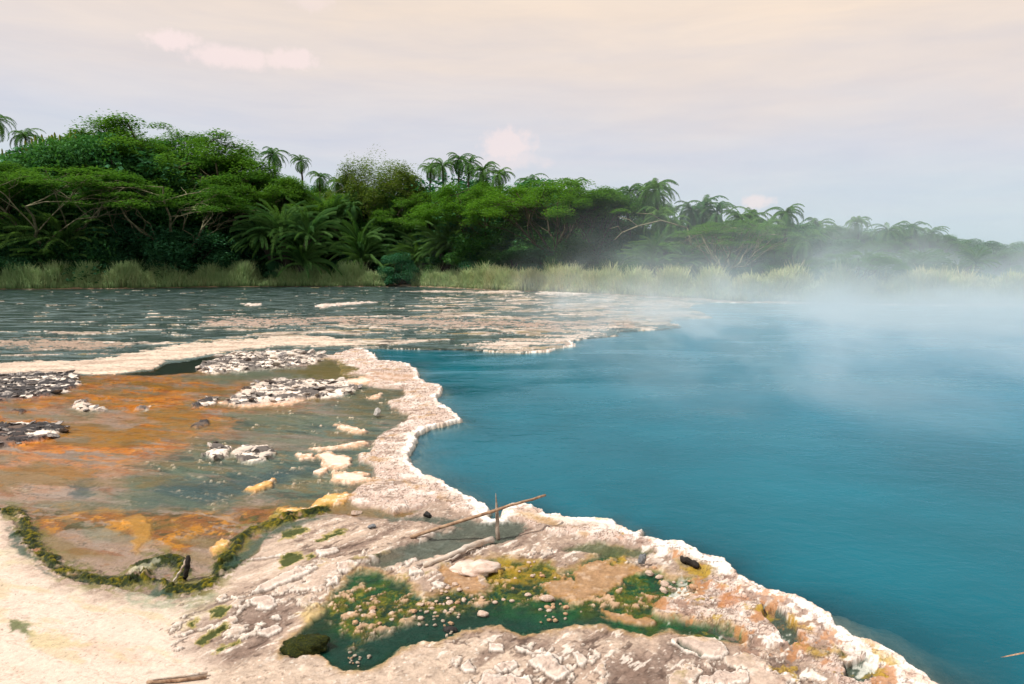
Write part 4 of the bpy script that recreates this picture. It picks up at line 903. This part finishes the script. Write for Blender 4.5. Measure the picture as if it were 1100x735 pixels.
M_PLT = plain_mat('grey_plate_stone', s2l(60, 60, 64), s2l(150, 144, 142), 3, .8, .004, 5, (1, 1, 1), s2l(232, 220, 210))
M_PLW = plain_mat('white_plate_stone', s2l(90, 86, 84), s2l(226, 212, 200), 3, .8, .004, 5, (1, 1, 1), s2l(250, 242, 232))
M_DRK = plain_mat('black_basalt', s2l(20, 20, 22), s2l(70, 66, 64), 6, .7, .004)
M_GREY = plain_mat('blue_grey_stone', s2l(90, 96, 104), s2l(170, 172, 176), 4, .7, .004)
M_MOSS = plain_mat('moss', s2l(14, 26, 10), s2l(52, 64, 16), 14, .95, .02, 6, (1, 1, 1), s2l(104, 104, 26))
M_PINK = plain_mat('pink_travertine', s2l(222, 184, 164), s2l(250, 226, 210), 3, .85, .004, 6, (1, 1, 3), s2l(250, 236, 226))
M_WOODP = plain_mat('weathered_wood', s2l(140, 122, 106), s2l(236, 218, 200), 14, .8, .012, 5, (1, 1, 1))
M_WOODR = plain_mat('reddish_wood', s2l(128, 92, 70), s2l(226, 192, 160), 16, .8, .012, 5, (1, 1, 1))
M_WOODW = plain_mat('crusted_wood', s2l(214, 190, 168), s2l(255, 244, 232), 9, .9, .02, 5)
M_WOODK = plain_mat('black_wood', s2l(16, 14, 14), s2l(60, 52, 44), 12, .8, .02, 5)
peb = [rock_mesh('pebble', 400 + i, M_PEB, .55, .35) for i in range(4)]; pebo = [rock_mesh('pebble', 410 + i, M_PEB2, .5, .4) for i in range(2)]
plt = [rock_mesh('rock_plate', 420 + i, M_PLT, .22, .45, 3, True, 1.6) for i in range(4)]; plw = [rock_mesh('rock_plate', 430 + i, M_PLW, .22, .45, 3, True, 1.6) for i in range(4)]
def inside(px, py, poly): 
    c = False; n = len(poly)
    for i in range(n):
        ax, ay = poly[i]; bx_, by_ = poly[(i + 1) % n]
        if (ay > py) != (by_ > py) and px < (bx_ - ax) * (py - ay) / (by_ - ay) + ax: c = not c
    return c
def setrock(name, me, px, py, sizepx, label, cat, group=None, hs=1.0, sink=.25, asp=1.0, rot=None, tilt=0.0, zmin=None):
    x_, y_ = px2w(px, py); x_, y_ = float(x_), float(y_); s = sizepx * .5 * (y_ * CT + HC * ST) / F
    zb = gz(x_, y_) if zmin is None else max(gz(x_, y_), zmin)
    zs = max(abs(v.co.z) for v in me.vertices) * s * hs
    o = link(name, me, None, (x_, y_, zb + zs * (1 - 2 * sink)), (rr.uniform(-tilt, tilt), rr.uniform(-tilt, tilt), rr.uniform(0, 6.28) if rot is None else rot), (s, s * asp, s * hs))
    return tag(o, label, cat, group)
def scatter(poly, n, meshes, smin, smax, label, group, name='pebble', cat='pebble', tilt=.2, sink=.38, hs=1.0, zmin=-.022):
    xs = [p[0] for p in poly]; ys = [p[1] for p in poly]; k = 0; g = 0; placed = []
    while k < n and g < n * 60:
        g += 1; a, b = rr.uniform(min(xs), max(xs)), rr.uniform(min(ys), max(ys))
        if not inside(a, b, poly): continue
        s = smin + (smax - smin) * rr.random() ** 2.2
        if any((a - q[0]) ** 2 + ((b - q[1]) * 2.0) ** 2 < (.42 * (s + q[2])) ** 2 for q in placed): continue
        placed.append((a, b, s)); setrock(name, rr.choice(meshes), a, b, s, label, cat, group, hs, sink, rr.uniform(.6, 1.0), None, tilt, zmin); k += 1
scatter([(455,640),(480,627),(508,630),(522,646),(500,650),(500,668),(480,682),(456,680),(440,656)], 44, peb + pebo[:1], 3.5, 10, 'small rounded pink pebble in the heap at the middle of the green algae pool', 'pebbles heaped in the green algae pool')
scatter([(385,650),(410,636),(440,634),(440,650),(420,668),(395,672),(380,668)], 15, peb + pebo, 3, 10, 'pale pebble strewn on the upper left part of the green algae pool', 'pebbles on the upper left of the algae pool')
scatter([(370,706),(378,696),(398,700),(394,712),(378,714)], 14, peb + pebo, 2.5, 6, 'small pale pebble in the lower left bay of the algae pool', 'pebbles in the lower left bay of the algae pool')
scatter([(574,646),(590,640),(634,652),(615,662),(580,668)], 16, pebo + peb[:2], 3, 9, 'orange tinted pebble in the right part of the algae pool', 'pebbles in the right of the algae pool')
scatter([(560,604),(590,604),(604,616),(602,634),(575,628),(545,624)], 11, peb + pebo, 3, 8, 'pebble among the yellow algae above the green pool', 'pebbles among the yellow algae')
scatter([(694,610),(716,612),(742,624),(760,630),(738,642),(708,636),(700,622)], 18, peb + pebo, 4, 12, 'pink crusted stone between the black driftwood and the algae pool', 'stones below the black driftwood')
for px, py, s, asp, h in [(588, 643, 16, .6, .8), (550, 644, 6, .8, 1), (541, 643, 5, .9, 1), (567, 638, 7, .8, 1), (532, 646, 6, .9, 1)]:
    setrock('pebble', peb[int(px) % 4], px, py, s, {588: 'largest smooth white oval pebble alone on green algae water', 550: 'third white pebble of the short row leading to the oval one', 541: 'second white pebble of the short row leading to the oval one', 567: 'round white pebble just left above the oval one', 532: 'first white pebble at the left of the short row'}[px], 'pebble', None, h, .2, asp, 0)
setrock('pebble', peb[1], 519, 659, 13, 'flat white pebble at the right foot of the pebble heap', 'pebble', None, .9, .2, .7, 0)
GH = [(scatter, HEAPS[0][0], 70, plt, 'grey rock plate in the heap at the upper left edge'), (scatter, HEAPS[1][0], 40, plt, 'grey rock plate in the lower heap by the left edge'), (scatter, HEAPS[2][0], 70, plw + plt[:2], 'white rock plate in the far heap below the cream tongue'), (scatter, HEAPS[3][0], 70, plw + plt[:2], 'white rock plate in the heap amid the teal shallows')]
for fn, poly, n, ms, lab in GH:
    poly = [(max(a, -20), b) for a, b in poly]; fn(poly, n, ms, 6, 17, lab, lab.replace('rock plate', 'rock plates'), 'rock_plate', 'rock', .45, .12, 1.3, -.01)
for poly, n, lab in ((HEAPS[4][0], 9, 'dark rock plate in the small clump left of the ringed puddle'), (HEAPS[5][0], 9, 'rock plate in the small clump right of the ringed puddle'), (HEAPS[6][0], 8, 'rock plate in the little pile on the orange mat'), (HEAPS[9][0], 6, 'dark rock plate at the left tip of the teal shallows heap')):
    scatter(poly, n, plw + plt, 5, 12, lab, lab.replace('rock plate', 'rock plates', 1), 'rock_plate', 'rock', .5, .12, 1.3, -.01)

def boulder(name, seed, mat, px, py, wpx, asp, flat, label, cat, rot=0, hs=1, sink=.3, rough=.35, ang=False, tilt=(0, 0), freq=1.3):
    me = rock_mesh(name, seed, mat, flat, rough, 4, ang, freq); o = setrock(name, me, px, py, wpx, label, cat, None, hs, sink, asp, rot); o.rotation_euler = (tilt[0], tilt[1], rot); return o
boulder('mossy_boulder', 500, M_MOSS, 328, 697, 46, .62, .42, 'dark green moss covered boulder at the left end of the algae pool', 'boulder', .35, 1, .25, .5, False, (0, 0), 1.9)
boulder('pink_boulder', 501, M_PINK, 513, 612, 48, .60, .30, 'smooth pinkish white boulder between the fallen log and the algae pool', 'boulder', .2, 1, .38, .5, False, (0, 0), 1.7)
boulder('standing_rock', 502, M_GREY, 690, 609, 10, .7, 1.3, 'small grey pointed rock standing upright by the algae water', 'rock', .3, 1.1, .12, .35, True, (0, .15))
boulder('rock', 503, M_GREY, 399, 568, 11, .6, .6, 'blue grey stone alone on the pale bank above the plates', 'rock', .5, 1, .2, .3, True)
boulder('rock', 504, M_DRK, 459, 554, 12, .8, .6, 'dark mossy rock near the left end of the leaning pole', 'rock', .1, 1, .2, .45, True)
boulder('rock', 505, M_PEB, 382, 551, 15, .5, .45, 'flat pale rock at the mouth of the little channel', 'rock', .4, 1, .2, .3, True)
boulder('white_stone', 506, plain_mat('chalk_white', s2l(190, 180, 170), s2l(250, 248, 244), 4, .8, .004), 405, 446, 9, .8, 1.5, 'pointed white stone standing in teal shallows beside the pink rim', 'rock', .2, 1.0, .1, .3, True, (.1, .1))
boulder('rock', 507, M_PEB, 498, 617, 12, .8, .6, 'rounded stone at the left foot of the pink boulder', 'rock', .4, 1, .3, .3)
boulder('rock', 508, M_DRK, 484, 674, 16, .6, .5, 'black wet rock at the foot of the pebble heap', 'rock', .1, 1, .35, .3)
# leaning pole and upright post
Yp = float(px2w(535, 577)[1])
def wob(pts, n, k, seed):
    rg = np.random.default_rng(seed); p = np.array(pts, float); tt = np.linspace(0, len(p) - 1, n); q = np.stack([np.interp(tt, np.arange(len(p)), p[:, i]) for i in range(3)], 1); q[1:-1] += rg.normal(size=(n - 2, 3)) * k; return q
x0, y0 = [float(a) for a in px2w(441, 579)]
e_ = P3(586, 532, Yp + .25); mpt = P3(536, 547, Yp - .06)
pole = stick('leaning_pole', wob([(x0, y0, gz(x0, y0) + .015), mpt, e_], 14, .004, 1), np.linspace(.020, .014, 14), M_WOODR, 'long thin weathered pole leaning on the upright post over the pool lip', 'pole', 8)
xb, yb = [float(a) for a in px2w(535, 578)]; tp = P3(532.5, 530, yb + .03)
stick('upright_post', wob([(xb, yb, gz(xb, yb) - .05), P3(534.5, 560, yb + .01), P3(533.5, 545, yb + .02), tp], 10, .003, 2), np.concatenate([np.linspace(.026, .018, 6), np.linspace(.014, .003, 4)]), M_WOODP, 'short upright grey stake planted at the pool edge, holding the pole', 'post', 8)
def ground_pts(pp, up): 
    o = []
    for (a, b), u in zip(pp, up): x_, y_ = [float(q) for q in px2w(a, b)]; o.append((x_, y_, gz(x_, y_) + u))
    return o
lg = bpy.data.objects.new('fallen_log', None); C.objects.link(lg); gp = ground_pts([(455, 612), (480, 603), (505, 594), (529, 583)], [.02, .03, .035, .05]); lg.location = gp[0]
rel = lambda q: [tuple(np.array(a) - np.array(gp[0])) for a in q]
stick('stem', wob(rel(gp), 16, .006, 3), np.linspace(.022, .036, 16) * (1 + .15 * np.sin(np.arange(16) * 1.7)), M_WOODW, None, None, 9, None, lg)
stick('side_branch', wob(rel(ground_pts([(500, 595), (486, 604), (478, 607)], [.03, .03, .01])), 7, .003, 4), np.linspace(.016, .008, 7), M_WOODW, None, None, 7, None, lg)
tag(lg, 'white crusted fallen log lying below the leaning pole', 'log')
stick('driftwood_stick', ground_pts([(160, 733), (192, 730.5), (223, 727)], [.022, .024, .024]), [.013, .014, .012], M_WOODW, 'pale split stick lying on cream silt at the lower left, upper of two', 'stick', 8)
stick('driftwood_stick', ground_pts([(158, 735.5), (190, 734), (222, 730)], [.016, .016, .016]), [.011, .012, .010], M_WOODR, 'brown stick lying just under the pale one at the lower left', 'stick', 8)
ds = bpy.data.objects.new('driftwood_stump', None); C.objects.link(ds); Ys_ = float(px2w(197, 622)[1]); bs_ = P3(196, 620, Ys_); ds.location = bs_
rl = lambda l: [tuple(np.array(P3(a, b, Ys_ + c)) - np.array(bs_)) for a, b, c in l]
stick('stump', wob(rl([(198, 622, 0), (201, 608, .02), (202, 597, .05)]), 9, .004, 6), [.020, .024, .026, .025, .028, .026, .024, .022, .016], M_WOODK, None, None, 8, None, ds)
stick('splinter', wob(rl([(184, 628, -.05), (191, 618, -.03), (197, 609, -.03), (199, 601, 0)]), 12, .006, 7), [.006, .009, .011, .010, .013, .011, .012, .010, .010, .009, .007, .004], M_WOODW, None, None, 7, None, ds)
tag(ds, 'black broken stump with a white splinter standing in the mossy edge', 'driftwood')
bk = stick('charred_driftwood', wob(ground_pts([(732, 604), (742, 609), (751, 612)], [.05, .03, .03]), 10, .008, 8), [.018, .028, .036, .034, .030, .036, .032, .036, .030, .018], M_WOODK, 'black charred piece of driftwood beside the white lip', 'driftwood', 8)
xs_, ys_ = px2w(1058, 703); xe_, ye_ = px2w(1112, 693)
stick('sunken_branch', [(float(xs_), float(ys_), PWL - .012), ((float(xs_) + float(xe_)) / 2, (float(ys_) + float(ye_)) / 2, PWL - .006), (float(xe_), float(ye_), PWL - .002)], [.006, .010, .011], M_WOODR, 'sunken branch just breaking the pool surface at the lower right edge', 'branch')

# ================================================================== steam over the hot pool
sx0, sx1, sy0, sy1, sz0, sz1 = -14.0, 130.0, 8.0, 135.0, -0.3, 13.0
V = np.array([(x_, y_, z_) for z_ in (sz0, sz1) for y_ in (sy0, sy1) for x_ in (sx0, sx1)], float)
Fc = np.array([[0, 2, 3, 1], [4, 5, 7, 6], [0, 1, 5, 4], [2, 6, 7, 3], [0, 4, 6, 2], [1, 3, 7, 5]])
m_st, t, out = material('steam'); tc = t.new('ShaderNodeTexCoord'); P = tc.outputs['Object']; sp = t.new('ShaderNodeSeparateXYZ', {0: P})
xx, yy, zz_ = sp.outputs
mp = t.new('ShaderNodeMapping', {'Vector': P, 'Scale': (1, .55, 1.5), 'Rotation': (0, 0, R(20))})
n_ = t.noise(.13, 5, .6, mp.outputs[0], .6)
n_b = t.noise(.33, 4, .6, mp.outputs[0], .5)
def mr(v, a, b, c=0.0, d=1.0): return t.new('ShaderNodeMapRange', {'Value': v, 'From Min': a, 'From Max': b, 'To Min': c, 'To Max': d}, interpolation_type='SMOOTHSTEP').outputs[0]
M_ = lambda *q: (q[0] if len(q) == 1 else t.math('MULTIPLY', q[0], M_(*q[1:])))
wisps = t.math('POWER', mr(n_, .45, .68), 1.3); curls = t.math('POWER', mr(n_b, .47, .68), 1.2)
side = mr(xx, -1.0, 40.0); near = mr(yy, 10.0, 42.0)
low = t.math('EXPONENT', t.math('MULTIPLY', zz_, -.85)); mid = t.math('EXPONENT', t.math('MULTIPLY', zz_, -.24))
dd = t.math('ADD', M_(side, near, low, .055), M_(wisps, near, side, mid, .085))
dd = t.math('ADD', dd, M_(t.math('ADD', curls, wisps), mr(xx, -1.0, 8.0), mr(yy, 8.2, 16.0), mr(yy, 60.0, 32.0), low, .19))
dd = t.math('ADD', dd, M_(curls, mr(xx, -8.0, 1.0), mr(yy, 22.0, 32.0), mr(yy, 66.0, 46.0), low, .06))
dd = t.math('ADD', dd, M_(mr(xx, 1.0, 12.0), mr(yy, 8.5, 20.0), mr(yy, 70.0, 45.0), low, .030))
pv = t.new('ShaderNodeVolumePrincipled', {'Color': (.78, .91, 1.0, 1), 'Anisotropy': 0.1}); t.l.new(dd, pv.inputs['Density'])
t.l.new(pv.outputs[0], out.inputs['Volume'])
stm = link('steam', mesh_np('steam', V, Fc, m_st)); tag(stm, 'pale blue steam drifting over the hot pool and the right bank', 'steam', kind='stuff')
cy.volume_step_rate = 0.22; cy.volume_max_steps = 160; cy.volume_preview_step_rate = 1
